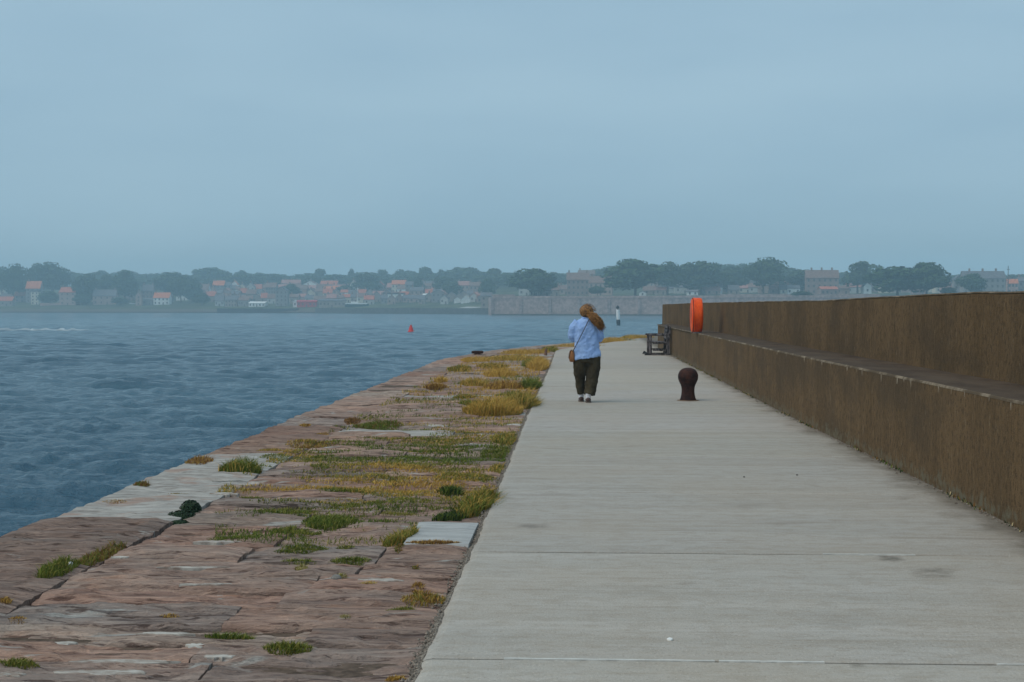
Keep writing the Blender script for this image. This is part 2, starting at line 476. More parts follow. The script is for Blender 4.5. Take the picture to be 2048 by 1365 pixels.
# ------------------------------------------------------------------ walkway: a bed with one slab object per bay
def strip_sheet(name, PL, PR, y0, y1, z, mat, dl=0.0, dr=0.0, step=2.0):
    yy = np.arange(y0, y1 + 1e-6, step); v = []
    for y in yy:
        v += [(pl(PL, y) + dl, y, z), (pl(PR, y) + dr, y, z)]
    n = len(yy)
    f = np.array([[2 * i, 2 * i + 1, 2 * i + 3, 2 * i + 2] for i in range(n - 1)])
    return link(name, np_mesh(name, np.array(v), f), mat)
walk = strip_sheet('walkway', P_WL, P_WR, 0.0, 118, -0.06, MATS['soil'], 0.03, 0.1)
tag(walk, kind='structure')
joints = [0.3, 3.45, 6.54, 9.42] + [12.48 + 3.1 * k for k in range(34)]
def slab(y0, y1, seed):
    nx, ny = 26, (60 if y0 < 20 else 24 if y0 < 40 else 8)
    y0 += 0.011; y1 -= 0.011
    u = np.concatenate([[0, 0.004, 0.012], np.linspace(0.03, 1.0, nx - 3)])
    vv = np.concatenate([[0, 0.004], np.linspace(0.02, 0.98, ny - 4), [0.996, 1]])
    vv = np.sort(vv)
    U, V = np.meshgrid(u, vv, indexing='xy')
    Yg = y0 + (y1 - y0) * V
    xl = pl(P_WL, Yg); xr = pl(P_WR, Yg) + 0.03
    chip = (fbm(Yg * 3.0, Yg * 0 + 3, 5, 5, 0.65) - 0.5) * 0.05
    Xg = xl + chip * (1 - U) ** 12 + (xr - xl) * U
    Zg = (fbm(Xg * 0.5, Yg * 0.5, seed) - 0.5) * 0.012
    Zg = Zg - 0.018 * (U == 0) - 0.006 * (U == u[1]) - 0.004 * ((V == 0) | (V == 1))
    ring = [(i, 0) for i in range(nx)] + [(nx - 1, j) for j in range(1, ny)] + [(i, ny - 1) for i in range(nx - 2, -1, -1)] + [(0, j) for j in range(ny - 2, 0, -1)]
    top = np.stack([Xg, Yg, Zg], -1).reshape(-1, 3)
    cx, cy = top[:, 0].mean(), top[:, 1].mean()
    ridx = [j * nx + i for i, j in ring]
    low = top[ridx].copy(); low[:, 2] = -0.075
    v = np.concatenate([top, low]); f = grid_faces(nx, ny)
    m = len(ridx); o = len(top)
    sk = np.array([[ridx[(k + 1) % m], ridx[k], o + k, o + (k + 1) % m] for k in range(m)])
    v -= np.array([cx, cy, 0])
    ob = link('concrete_slab', np_mesh('concrete_slab', v, np.concatenate([f, sk])), MATS['concrete'], walk)
    ob.location = (cx, cy, 0)
    j = random.uniform(0.93, 1.05); ob.color = (j * 1.03, j, j * random.uniform(0.96, 1.0), 1)
for k in range(len(joints) - 1):
    slab(joints[k], joints[k + 1], 40 + k)
# pale sealant left in the joint nearest the foot of the picture, in broken lengths
seal_m = flat('joint_sealant', (0.55, 0.53, 0.49), 0.8, 0.15, 8.0)
for (y, xa, xb) in ((6.54, -0.35, 0.62), (6.54, 0.64, 1.12), (6.54, 1.9, 2.3), (9.42, 1.6, 2.2)):
    bb = MB()
    n = 20
    bb.rings([[(xa + (xb - xa) * i / n, y - 0.010 + 0.004 * math.sin(i * 2.1), -0.03), (xa + (xb - xa) * i / n, y - 0.010, 0.004), (xa + (xb - xa) * i / n, y + 0.010 + 0.003 * math.sin(i * 1.3), 0.004), (xa + (xb - xa) * i / n, y + 0.010, -0.03)] for i in range(n + 1)], True)
    bb.build('joint_sealant', seal_m, walk)

# ------------------------------------------------------------------ stone apron: a bed with one object per paving stone
apron = strip_sheet('stone_apron', P_AP, P_WL, 0.0, 118, -0.070, MATS['soil'], 0.06, 0.05)
tag(apron, kind='structure')
TINTS = [(0.44, 0.285, 0.218), (0.415, 0.262, 0.20), (0.455, 0.31, 0.243), (0.40, 0.288, 0.235), (0.46, 0.30, 0.225), (0.43, 0.325, 0.262), (0.38, 0.265, 0.212), (0.36, 0.28, 0.238)]
TOPV, TOPF, sum_v = [], [], [0]
def stone(corners, seed, mat='stone', rough=1.0, lift=0.0, tint=None, res=None):
    """corners: (x00,x10) at y0 and (x01,x11) at y1 -> one eroded paving stone"""
    x00, x10, x01, x11, y0, y1 = corners
    d = max(y0, 5.0)
    rx, ry = res or (0.05 * d / 9, 0.016 * max(1, (d / 9) ** 1.6))
    w = max(x10 - x00, x11 - x01); h = y1 - y0
    nx = int(min(70, max(6, w / rx))); ny = int(min(70, max(5, h / ry)))
    g = 0.012
    u = np.linspace(0, 1, nx); v = np.linspace(0, 1, ny)
    U, V = np.meshgrid(u, v, indexing='xy')
    Yg = y0 + g + (h - 2 * g) * V
    xl = x00 + (x01 - x00) * V + 0.005; xr = x10 + (x11 - x10) * V - 0.005
    Xg = xl + (xr - xl) * U
    ox, oy = seed * 3.7, seed * 1.3
    e = np.minimum(np.minimum(U * w, (1 - U) * w), np.minimum(V * h, (1 - V) * h))
    # wavy broken outline
    Yg = Yg + (fbm(Xg * 2.2 + ox, Xg * 0 + oy + V * 0.4, 3, 4) - 0.5) * 0.13 * rough * (1 - np.minimum(1, e / 0.25)) * np.sign(V - 0.5) * -0.7
    Xg = Xg + (fbm(Yg * 2.4 + ox, Yg * 0 + 7 + U * 0.4, 4, 4) - 0.5) * 0.06 * rough * (1 - np.minimum(1, e / 0.25)) * np.sign(U - 0.5) * -0.7
    n = fbm(Xg * 0.9 + ox, Yg * 2.9 + oy + Xg * 0.35, 9, 6, 0.58)
    k = 9.0
    q = n * k; fq = np.floor(q); r = q - fq
    ter = (fq + sstep(0.72, 1.0, r)) / k
    Zg = (ter - 0.5) * 0.19 * rough + (fbm(Xg * 4 + ox, Yg * 15 + oy, 21, 4) - 0.5) * 0.030 * rough
    Zg = Zg + (fbm(Xg * 0.7 + ox, Yg * 0.7, 33, 2) - 0.5) * 0.03
    Zg = np.clip(Zg, -0.05, 0.03) + math.sin(seed * 12.9) * 0.014
    eu = np.minimum(U * w, (1 - U) * w)
    Zg = Zg * (0.5 + 0.5 * sstep(0.0, 0.16, eu)) - 0.030 + lift
    e2 = np.minimum(np.minimum(U * w, (1 - U) * w) + 0.018, np.minimum(V * h, (1 - V) * h) + 0.004)
    Zg = Zg - 0.030 * (1 - np.minimum(1, e2 / 0.03)) ** 2 * (0.4 + 1.2 * fbm(Xg * 5, Yg * 5, 2, 2))
    top = np.stack([Xg, Yg, Zg], -1).reshape(-1, 3)
    ring = [(i, 0) for i in range(nx)] + [(nx - 1, j) for j in range(1, ny)] + [(i, ny - 1) for i in range(nx - 2, -1, -1)] + [(0, j) for j in range(ny - 2, 0, -1)]
    ridx = [j * nx + i for i, j in ring]
    low = top[ridx].copy(); low[:, 2] = -0.17
    vv = np.concatenate([top, low]); m = len(ridx); o = len(top)
    sk = np.array([[ridx[(i + 1) % m], ridx[i], o + i, o + (i + 1) % m] for i in range(m)])
    c = np.array([top[:, 0].mean(), top[:, 1].mean(), 0.0])
    ob = link('paving_stone', np_mesh('paving_stone', vv - c, np.concatenate([grid_faces(nx, ny), sk])), MATS[mat], apron)
    ob.location = c
    TOPV.append(top); TOPF.append(grid_faces(nx, ny) + sum_v[0]); sum_v[0] += len(top)
    tt = tint or random.choice(TINTS)
    j = random.uniform(0.80, 1.14)
    ob.color = (tt[0] * j, tt[1] * j, tt[2] * j, 1)
    return ob
def cop_in(y): return float(np.minimum(pl(P_AP, y) + np.interp(y, [0, 40, 54, 70], [1.05, 1.05, 0.95, 0.6]), pl(P_WL, y) - 0.35))
yy = [3.6, 4.2, 4.75, 5.3, 5.75, 6.1, 6.6, 6.95, 7.3, 7.8, 8.15, 8.65, 9.1, 9.70, 10.72]
while yy[-1] < 24: yy.append(yy[-1] + random.uniform(0.34, 0.72))
while yy[-1] < 32: yy.append(yy[-1] + random.uniform(0.6, 1.0))
while yy[-1] < 62: yy.append(yy[-1] + random.uniform(1.0, 1.7))
sd_ = 1
for a, c in zip(yy[:-1], yy[1:]):
    x0, x1 = cop_in(a) + 0.012, float(pl(P_WL, a)) - 0.032
    x0b, x1b = cop_in(c) + 0.012, float(pl(P_WL, c)) - 0.032
    cuts = [0.0]
    while True:
        nxt = cuts[-1] + random.uniform(0.75, 1.75) / max(0.6, x1 - x0)
        if nxt > 1 - 0.5 / max(0.6, x1 - x0): break
        cuts.append(nxt)
    cuts.append(1.0)
    if abs(a - 9.70) < 1e-6: cuts = [0, 0.42, (-1.22 - x0) / (x1 - x0), 1.0]
    for i in range(len(cuts) - 1):
        ja = random.uniform(-0.05, 0.05) if 0 < i else 0
        co = (x0 + (x1 - x0) * cuts[i], x0 + (x1 - x0) * cuts[i + 1], x0b + (x1b - x0b) * cuts[i], x0b + (x1b - x0b) * cuts[i + 1], a, c)
        if abs(a - 9.70) < 1e-6 and i == 2:
            ob = stone(co, sd_, 'slab', 0.16, 0.035); tag(ob, 'smooth pale blue-grey slab set into the red stones')
        else:
            pale = a > 14 and random.random() < 0.05
            stone(co, sd_, 'pale' if pale else 'stone', 0.8 if not pale else 0.5)
        sd_ += 1
y = 3.2
while y < 66:
    ln = random.uniform(1.25, 2.3) if y < 30 else random.uniform(2.0, 3.0)
    off = random.uniform(-0.02, 0.02); y2 = y + ln
    pale = 10.6 < y + ln * 0.5 < 15.4
    co = (float(pl(P_AP, y)) + off, cop_in(y), float(pl(P_AP, y2)) + off, cop_in(y2), y, y2)
    stone(co, sd_, 'pale' if pale else 'stone', 0.9 if not pale else 0.6, -0.004, None, (0.06 * max(y, 6) / 9, 0.03 * max(1, y / 9)))
    sd_ += 1; y = y2
while y < 118:
    y2 = y + 4
    stone((float(pl(P_AP, y)), float(pl(P_WL, y)) - 0.05, float(pl(P_AP, y2)), float(pl(P_WL, y2)) - 0.05, y, y2), sd_, 'stone', 0.8, 0, None, (0.2, 0.4))
    sd_ += 1; y = y2

from mathutils.bvhtree import BVHTree
BVH = BVHTree.FromPolygons(np.concatenate(TOPV).tolist(), np.concatenate(TOPF).tolist())
def zg(x, y):
    h_ = BVH.ray_cast(Vector((x, y, 1)), Vector((0, 0, -1)))
    return h_[0].z if h_[0] is not None else -0.07
def zgs(x, y): return np.array([zg(float(a), float(b)) for a, b in zip(x, y)])
# pale flaked ledges of stone lying among the red ones
def flake(px_, py_, wpx, hpx, seed, th=0.005):
    q = random.Random(seed); n = 26; pts = []
    for k in range(n):
        a = 2 * math.pi * k / n; rr_ = 0.55 + 0.5 * q.random()
        g_ = ground(px_ + wpx / 2 * math.cos(a) * rr_, py_ + hpx / 2 * math.sin(a) * rr_, -0.02); pts.append(g_)
    c_ = sum((p for p in pts), Vector()) / n; zz_ = sorted(zg(p.x, p.y) for p in pts[::2] + [c_]); z_ = zz_[int(len(zz_) * 0.62)]
    m = MB(); m.rings([[(p.x - c_.x, p.y - c_.y, -0.05) for p in pts], [(p.x - c_.x, p.y - c_.y, th * 0.5) for p in pts], [((p.x - c_.x) * 0.95, (p.y - c_.y) * 0.9, th + 0.003 * q.random()) for p in pts]])
    m.build('stone_flake', MATS['flake'], apron, (c_.x, c_.y, z_))
for k, q in enumerate(((235, 1311, 250, 9), (205, 1331, 230, 12), (22, 1339, 60, 10), (128, 1277, 56, 7), (391, 1281, 50, 9), (440, 1306, 70, 8), (330, 1256, 120, 6), (415, 1174, 110, 4), (390, 1137, 150, 3), (440, 1088, 110, 4),
                       (240, 1115, 40, 4), (760, 1166, 100, 9), (610, 1280, 50, 5), (505, 967, 60, 5), (860, 852, 80, 5), (1030, 849, 36, 4), (660, 900, 70, 3), (450, 985, 60, 5))):
    flake(*q, 900 + k)

# ------------------------------------------------------------------ sea wall beside the walkway
wall = empty('harbour_wall', (3.2, 10, 0))
tag(wall, 'long stepped brown concrete harbour wall with a shelf running beside the walkway', 'wall')
def wall_loft(name, prof, y0, y1, mat, step=0.25):
    """prof(y) -> list of (x, z); lofted along Y"""
    yy = np.arange(y0, y1, step); yy = np.append(yy, y1)
    bb = MB(); bb.rings([[(x - 3.2, yv - 10, z) for x, z in prof(yv)] for yv in yy], True)
    return bb.build(name, mat, wall)
def wob(y, s, a): return float((fbm(np.array([y * 1.3]), np.array([s * 3.1]), s, 4)[0] - 0.5) * a)
SH = 0.935
def lower_prof(dx=0.0):
    def f(y):
        x = float(pl(P_WR, y)) + dx + wob(y, 3, 0.025); xu = float(pl(P_UP, y)) + 0.2
        e = wob(y, 5, 0.03)
        return [(x - 0.004, -0.12), (x, 0.3), (x + 0.004, SH - 0.02), (x + 0.020, SH - 0.006), (xu, SH - 0.006), (xu, -0.12)]
    return f
def shelf_prof(y):
    x = float(pl(P_WR, y)) + 0.018 + wob(y, 3, 0.025); xu = float(pl(P_UP, y)) + 0.1
    return [(x, SH - 0.02), (x + 0.012, SH + 0.002), (xu, SH + 0.010), (xu, SH - 0.02)]
def arris_prof(y):
    x = float(pl(P_WR, y)) + wob(y, 3, 0.025); e = wob(y, 5, 0.03)
    return [(x + 0.001, SH - 0.020), (x + 0.008, SH - 0.002), (x + 0.020, SH + 0.002), (x + 0.03, SH - 0.03)]
TOPS = ([2, 12.5, 15, 17.5, 23, 28, 46, 64, 120], [1.775, 1.77, 1.77, 1.765, 1.732, 1.738, 1.755, 1.735, 1.735])
def upper_prof(y):
    x = float(pl(P_UP, y)) + wob(y, 4, 0.03); zt = float(np.interp(y, *TOPS)) + wob(y, 6, 0.022)
    return [(x, SH - 0.1), (x + 0.01, 1.3), (x + 0.015, zt - 0.03), (x + 0.035, zt), (x + 0.50, zt + 0.004), (x + 0.52, zt - 0.03), (x + 0.56, SH - 0.1)]
wall_loft('lower_wall', lower_prof(), 0.5, 39.78, MATS['wall'])
wall_loft('lower_wall', lower_prof(0.035), 39.815, 118, MATS['wall'], 0.5)
wall_loft('shelf', shelf_prof, 0.5, 118, MATS['shelf'])
wall_loft('shelf_edge', arris_prof, 0.5, 39.78, MATS['arris'], 0.2)
wall_loft('shelf_edge', arris_prof, 39.82, 60, MATS['arris'], 0.25)
wall_loft('upper_wall', upper_prof, 0.5, 118, MATS['wall'])
def crest_prof(y):
    x = float(pl(P_UP, y)) + wob(y, 4, 0.03); zt = float(np.interp(y, *TOPS)) + wob(y, 6, 0.022)
    return [(x + 0.012, zt - 0.012), (x + 0.024, zt + 0.002), (x + 0.07, zt + 0.004), (x + 0.04, zt - 0.02)]
wall_loft('crest_edge', crest_prof, 0.5, 66, MATS['arris'], 0.25)

# ------------------------------------------------------------------ sea
ss = np.arange(-0.70, 0.20, 0.0025)
DD = [8.0]
while DD[-1] < 1320: DD.append(DD[-1] * 1.0042)
DD = np.array(DD)
Sg, Dg = np.meshgrid(ss, DD, indexing='xy')
Xw = Sg * Dg; Yw = Dg
Zw = np.zeros_like(Xw)
cell = np.maximum(Dg * 0.0042, 0.05)
wr = np.random.default_rng(5)
for i in range(170):
    lam = 0.4 * (7.5 / 0.4) ** wr.random()
    th = wr.normal(0.15, 0.62)
    k = 2 * math.pi / lam
    amp = 0.0045 * lam ** 0.70 * (0.5 + wr.random())
    ph = wr.random() * 6.28
    fade = np.clip((lam / cell - 2.2) / 1.5, 0, 1)
    if fade.max() <= 0: continue
    a = k * (Xw * math.sin(th) + Yw * math.cos(th)) + ph
    grp = (0.15 + 1.55 * vnoise(Xw / (lam * 2.2) + i * 7.1, Yw / (lam * 2.2) + i * 3.3, i)) ** 2.4
    sn = np.sin(a)
    Zw += amp * fade * grp * 0.92 * (sn + 0.36 * np.sin(2 * a) + 0.12 * np.sin(3 * a))
v = np.stack([Xw, Yw, Zw + WZ], -1).reshape(-1, 3)
f = grid_faces(len(ss), len(DD))
o = len(v)
far = np.array([(-2600, -120, WZ - 0.7), (2600, -120, WZ - 0.7), (2600, 1400, WZ - 0.7), (-2600, 1400, WZ - 0.7)])
sea = link('sea', np_mesh('sea', np.concatenate([v, far]), np.concatenate([f, [[o, o + 1, o + 2, o + 3]]]), True), MATS['water'])
tag(sea, kind='structure')
# a line of broken water far out on the left
p0, p1 = ground(-40, 661.5, WZ), ground(172, 661.5, WZ)
bb = MB(); n = 60; rr = []
for i in range(n + 1):
    q = p0.lerp(p1, i / n); wd = (0.5 + 2.6 * vnoise(np.array([i * 0.31]), np.array([2.0]))[0]) * math.sin(math.pi * (0.04 + 0.92 * i / n)) ** 0.5; hh = 0.05 + 0.55 * vnoise(np.array([i * 0.43]), np.array([9.0]))[0]
    dy = 1.6 * math.sin(i * 0.33)
    rr.append([(q.x, q.y - wd + dy, WZ - 0.2), (q.x, q.y - wd * 0.4 + dy, WZ + hh * 0.7), (q.x, q.y + wd * 0.3 + dy, WZ + hh), (q.x, q.y + wd + dy, WZ - 0.2)])
bb.rings(rr, True)
tag(bb.build('wave_foam', MATS['foam'], smooth=True), 'long thin line of white broken water out on the open sea', 'foam', kind='stuff')

# ------------------------------------------------------------------ far shore terrain
def px_of(x, y): return 1024 + F * np.tan(np.arctan2(x, y) + YAW)
D0K = ([-400, 0, 435, 700, 900, 984, 986, 1340, 2100, 2600], [1215, 1195, 1150, 1085, 1000, 930, 842, 806, 765, 745])
def D0(px): return np.interp(px, *D0K)
PROF_L = ([-30, 0, 8, 22, 45, 90, 160, 250, 450, 800, 1200], [-6, -3.4, -1.6, 0.7, 1.8, 4.5, 9.0, 15.0, 26.0, 30.0, 31.0])
PROF_R = ([-30, 0, 0.5, 60, 160, 300, 500, 800, 1200], [-6, -3.6, 7.0, 7.7, 9.5, 14.0, 22.0, 32.0, 34.0])
def terr(px, D):
    d = D - D0(px)
    k = sstep(984, 986, px)
    return (1 - k) * np.interp(d, *PROF_L) + k * np.interp(d, *PROF_R) + sstep(20, 60, d) * (fbm(px / 60.0, D / 60.0, 77, 3) - 0.5) * 1.6
pxs = np.concatenate([np.arange(-400, 980, 12), [980, 984, 986, 990], np.arange(1000, 2620, 14)])
dd = np.array([-30, 0, 0.5, 4, 8, 15, 22, 32, 45, 60, 90, 125, 160, 200, 250, 300, 370, 450, 560, 680, 800, 1000, 1200])
V = []
for d in dd:
    for p in pxs:
        D = float(D0(p)) + d
        q = at(p, 614, D)
        V.append((q.x, D, float(terr(p, D))))
shore = link('far_shore', np_mesh('far_shore', np.array(V), grid_faces(len(pxs), len(dd)), True), MATS['shore'])
tag(shore, kind='structure')
def terrD(px, py, lo=10.0):
    D = float(D0(px)) + lo
    for _ in range(400):
        if at(px, py, D).z <= float(terr(px, D)): return D
        D += 3
    return D

def box_between(name, pxa, pxb, D, zt, zb, th, mat, parent=None, b=0.0, D2=None):
    a = at(pxa, 614, D); c = at(pxb, 614, D2 or D)
    dx, dy = c.x - a.x, c.y - a.y; ln = math.hypot(dx, dy)
    o = MB().box(0, ln, 0, th, zb, zt, b).build(name, mat, parent)
    return o, a, math.atan2(dy, dx)
def wall_thing(name, pxa, pxb, Da, Db, py_top, th, mat, label, cat, zb=-5.0):
    zt = at((pxa + pxb) / 2, py_top, (Da + Db) / 2).z
    o, a, r = box_between(name, pxa, pxb, Da, zt, zb, th, mat, D2=Db)
    o.location = (a.x, a.y, 0); o.rotation_euler.z = r
    return tag(o, label, cat)

# town wall along the water: face, parapet, string course, buttresses, corner bastion
tw_m = flat('town_masonry', (0.35, 0.255, 0.225), 0.92, 0.32, 0.6, 0.2, 0.5)
tw_c = flat('town_coping', (0.29, 0.225, 0.20), 0.92, 0.2, 0.6)
A = at(985, 614, 840); B = at(1340, 614, 804); C_ = at(2120, 614, 762)
tw = empty('town_wall', (A.x, A.y, WZ))
tag(tw, 'long high pinkish stone town wall rising from the water under the trees', 'wall')
def seg(name, p, q, off, th, z0, z1, mat):
    dx, dy = q.x - p.x, q.y - p.y; ln = math.hypot(dx, dy)
    o = MB().box(0, ln, off, off + th, z0 - WZ, z1 - WZ).build(name, mat, tw)
    o.location = (p.x - A.x, p.y - A.y, 0); o.rotation_euler.z = math.atan2(dy, dx)
for p, q in ((A, B), (B, C_)):
    seg('wall_face', p, q, 0, 3.0, -5.0, 6.4, tw_m)
    seg('string_course', p, q, -0.25, 3.2, 6.4, 6.75, tw_c)
    seg('parapet', p, q, 0.15, 0.9, 6.75, 7.9, tw_m)
    seg('footing', p, q, -0.9, 4.0, -5.0, -2.6, flat('wet_footing', (0.07, 0.068, 0.06), 0.8, 0.3, 0.5))
side = at(978, 614, 900)
seg('wall_face', side, A, -0.4, 2.6, -5, 7.4, tw_m)
for f_ in np.linspace(0.0, 1.0, 7):
    c = A.lerp(B, f_)
    MB().box(-0.9, 0.9, -0.7, 1.0, -1.6, 10.6 if f_ < 0.02 else 9.6).build('buttress', tw_m, tw, (c.x - A.x, c.y - A.y, 0))
MB().box(-0.6, 13.0, 0.2, 9.0, 11.2, 12.3).build('bastion_parapet', tw_m, tw, (0, 0, 0))

wall_thing('sea_bank', 630, 986, 1096, 934, 616.5, 3.0, flat('sea_bank_stone', (0.085, 0.085, 0.08), 0.9, 0.35, 0.4), 'low dark stone sea bank below the green slope', 'wall')
wall_thing('timber_jetty', 434, 592, 1138, 1120, 617.5, 5.0, flat('jetty_timber', (0.045, 0.045, 0.05), 0.9, 0.35, 0.6), 'long low dark timber jetty in front of the warehouses', 'jetty')
wall_thing('garden_wall', 80, 122, 1245, 1243, 606.5, 0.6, hwall('pink'), 'low pink garden wall between the cream house and the red-roofed house', 'wall', 0)
wall_thing('terrace_wall', 640, 770, 1215, 1205, 591, 0.8, hwall('pale'), 'long pale terrace wall above the masted boat', 'wall', 4)
wall_thing('quay_wall', 1440, 1760, 850, 838, 588.5, 1.0, tw_m, 'upper pinkish stone wall in front of the terraced houses', 'wall', 5)
sl = MB()
a0, a1, a2, a3 = at(893, 620, 985), at(935, 613.5, 1000), at(965, 614.5, 985), at(965, 620, 965)
sl.prism([a0, a1, a2, a3], (0, 0, -2.5))
tag(sl.build('slipway', flat('slip_concrete', (0.42, 0.41, 0.38), 0.9, 0.15, 0.5)), 'pale concrete slipway running down to the water beside the town wall', 'slipway')

# ------------------------------------------------------------------ houses on the far shore
win_me = MB().box(-0.5, 0.5, -0.06, 0.04, -0.65, 0.65).mesh('window')
frm_me = MB().box(-0.62, 0.62, -0.03, 0.05, -0.78, 0.78).mesh('frame')
door_me = MB().box(-0.5, 0.5, -0.06, 0.04, 0, 2.1).mesh('door')
def house(px0, px1, yr, ye, yb, wc, rc, kind, label, nw=2, ch=1, rot=None, lo=10, frames=False, D=None):
    pc = (px0 + px1) / 2
    D = D or terrD(pc, yb, lo)
    zr, ze, zb = at(pc, yr, D).z, at(pc, ye, D).z, at(pc, yb, D).z
    x0, x1 = at(px0, yb, D).x, at(px1, yb, D).x
    w = x1 - x0; dp = max(5.0, min(9.5, 0.8 * w)); h = max(1.2, ze - zb); rise = max(0.3, zr - ze)
    gz = min(zb, float(terr(pc, D)))
    e = empty('house', ((x0 + x1) / 2, D, zb), R(random.uniform(-7, 7)) if rot is None else R(rot))
    for key, nm in (('marquee', 'marquee'), ('shed', 'shed'), ('hut', 'hut'), ('warehouse', 'warehouse'), ('store', 'warehouse'), ('barn', 'barn'), ('pavilion', 'pavilion'), ('terrace with', 'terrace'), ('large brown stone building', 'building'), ('outbuilding', 'shed')):
        if label.split(' ')[-1] != key and (' ' + key + ' ') in (' ' + label.split(' behind ')[0].split(' beside ')[0].split(' above ')[0].split(' at ')[0].split(' against ')[0].split(' near ')[0].split(' joining ')[0].split(' in front')[0] + ' '):
            e.name = nm; break
    tag(e, label, e.name.split('.')[0])
    m = MB().box(-w / 2, w / 2, 0, dp, gz - zb - 3.0, h)
    if kind == 'gable':
        m.prism([(-w / 2, 0, h - 0.02), (w / 2, 0, h - 0.02), (0, 0, h + rise)], (0, dp, 0))
    elif kind == 'side':
        for sx in (-w / 2, w / 2 - 0.3):
            m.prism([(sx, 0, h - 0.02), (sx, dp, h - 0.02), (sx, dp / 2, h + rise - 0.05)], (0.3, 0, 0))
    m.build('wall', hwall(wc), e)
    ov, th = 0.35, 0.28
    rf = MB()
    if kind == 'gable':
        for s in (-1, 1):
            xe = s * (w / 2 + ov); zee = h - rise * ov / (w / 2)
            rf.prism([(xe, -ov, zee), (0, -ov, h + rise), (0, -ov, h + rise + th), (xe, -ov, zee + th)], (0, dp + 2 * ov, 0))
    elif kind == 'side':
        for s in (-1, 1):
            ye_ = dp / 2 + s * (dp / 2 + ov); zee = h - rise * ov / (dp / 2)
            rf.prism([(-w / 2 - ov, ye_, zee), (-w / 2 - ov, dp / 2, h + rise), (-w / 2 - ov, dp / 2, h + rise + th), (-w / 2 - ov, ye_, zee + th)], (w + 2 * ov, 0, 0))
    else:
        rf.box(-w / 2 - ov, w / 2 + ov, -ov, dp + ov, h, h + rise)
    r_o = rf.build('roof', hroof(rc), e)
    for k in range(ch):
        fx = (k + 0.5) / ch if ch > 2 else (0.06, 0.94)[k % 2]
        cx = -w / 2 + 0.6 + (w - 1.2) * fx if kind == 'side' else random.uniform(-0.3, 0.3)
        cy = dp / 2 if kind == 'side' else dp * (0.3 + 0.4 * k)
        cm = MB().box(cx - 0.55, cx + 0.55, cy - 0.4, cy + 0.4, h + rise * 0.5, h + rise + 1.5)
        cm.box(cx - 0.65, cx + 0.65, cy - 0.5, cy + 0.5, h + rise + 1.5, h + rise + 1.7)
        for q in (-0.25, 0.25): cm.box(cx + q - 0.13, cx + q + 0.13, cy - 0.13, cy + 0.13, h + rise + 1.7, h + rise + 2.1)
        cm.build('chimney', hwall('brown'), r_o)
    ns = max(1, int(h / 2.9))
    for s in range(ns):
        zc = h * (s + 0.55) / ns
        for k in range(nw):
            xc = -w / 2 + w * (k + 0.5) / nw
            if s == 0 and k == nw // 2 and nw > 1 and h > 2.6:
                d_ = link('door', door_me, MATS['pane'], e, (xc, 0, 0)); continue
            o = link('window', win_me, MATS['pane'], e, (xc, 0, zc))
            sc_ = min(1.25, w / nw * 0.7, h / ns * 0.55)
            o.scale = (sc_, 1, sc_)
            if frames:
                fo = link('frame', frm_me, hwall('white'), o)
    return e
H = house
H(-8, 9, 562, 571, 590, 'cream', 'orange', 'gable', 'cream gabled house with orange roof beside the tall dark shoreline tree', 2, 1)
H(-6, 24, 594, 602, 613, 'stone', 'redroof', 'side', 'low stone cottage with long red roof on the shore bank', 4, 1)
H(52, 80, 563, 577, 606, 'grey', 'orange', 'side', 'tall grey house with steep orange roof below the broad dark trees', 3, 1, lo=50)
H(62, 77, 580, 584, 610, 'cream', 'slate', 'flat', 'narrow flat-roofed cream house in front of the tall orange-roofed one', 2, 0)
H(118, 152, 575, 585, 611, 'pinkstone', 'redroof', 'side', 'pink stone house with red roof and a cream gabled wing', 3, 2, lo=45)
H(133, 147, 585, 591, 611, 'cream', 'redroof', 'gable', 'cream gabled wing standing before the pink stone house', 2, 0)
H(186, 231, 580, 592, 610, 'pinkstone', 'slate', 'side', 'long grey-roofed pinkish house half hidden by shoreline trees', 4, 2)
H(271, 283, 584, 592, 612, 'pinkstone', 'brownroof', 'gable', 'narrow pinkish gabled house next to the beached white boat', 1, 1)
H(284, 306, 570, 582, 606, 'brown', 'slate', 'side', 'brown house with slate roof between dark trees', 3, 2, lo=60)
H(284, 304, 597, 600, 611, 'grey', 'slate', 'side', 'low grey shed between the beached boat and the white cottage', 2, 0)
H(307, 338, 586, 596, 610, 'white', 'orange', 'side', 'small white cottage with bright orange roof alone on the bank', 4, 1)
H(392, 416, 569, 580, 594, 'white', 'brownroof', 'side', 'white-ended house with brown roof under the domed wood', 3, 1)
H(425, 448, 562, 571, 590, 'grey', 'orange', 'side', 'grey house with orange roof at the left of the upper terrace', 3, 1)
H(449, 462, 565, 571, 590, 'grey', 'slate', 'side', 'small slate-roofed grey house joining the upper terrace', 2, 1)
H(462, 476, 562, 570, 588, 'white', 'orange', 'gable', 'white gabled house with orange roof in the upper terrace', 2, 1)
H(477, 491, 568, 574, 593, 'cream', 'slate', 'gable', 'narrow cream gabled house with slate roof in the upper terrace', 1, 1)
H(493, 509, 566, 574, 592, 'pale', 'slate', 'gable', 'pale gabled house with slate roof at the end of the upper terrace', 2, 1)
H(430, 447, 596, 602, 613, 'pale', 'slate', 'side', 'pale waterside store above the end of the dark jetty', 3, 0)
H(450, 474, 592, 600, 614, 'stone', 'slate', 'side', 'stone warehouse with slate roof behind the dark jetty', 4, 1)
H(476, 497, 595, 601, 614, 'grey', 'brownroof', 'side', 'grey warehouse with brown roof behind the dark jetty', 4, 1)
H(497, 530, 604, 607, 614, 'white', 'white', 'side', 'long low white boat shed behind the dark jetty', 5, 0, lo=4)
H(519, 531, 580, 592, 603, 'white', 'slate', 'gable', 'steep white gable end rising above the white boat shed', 1, 0)
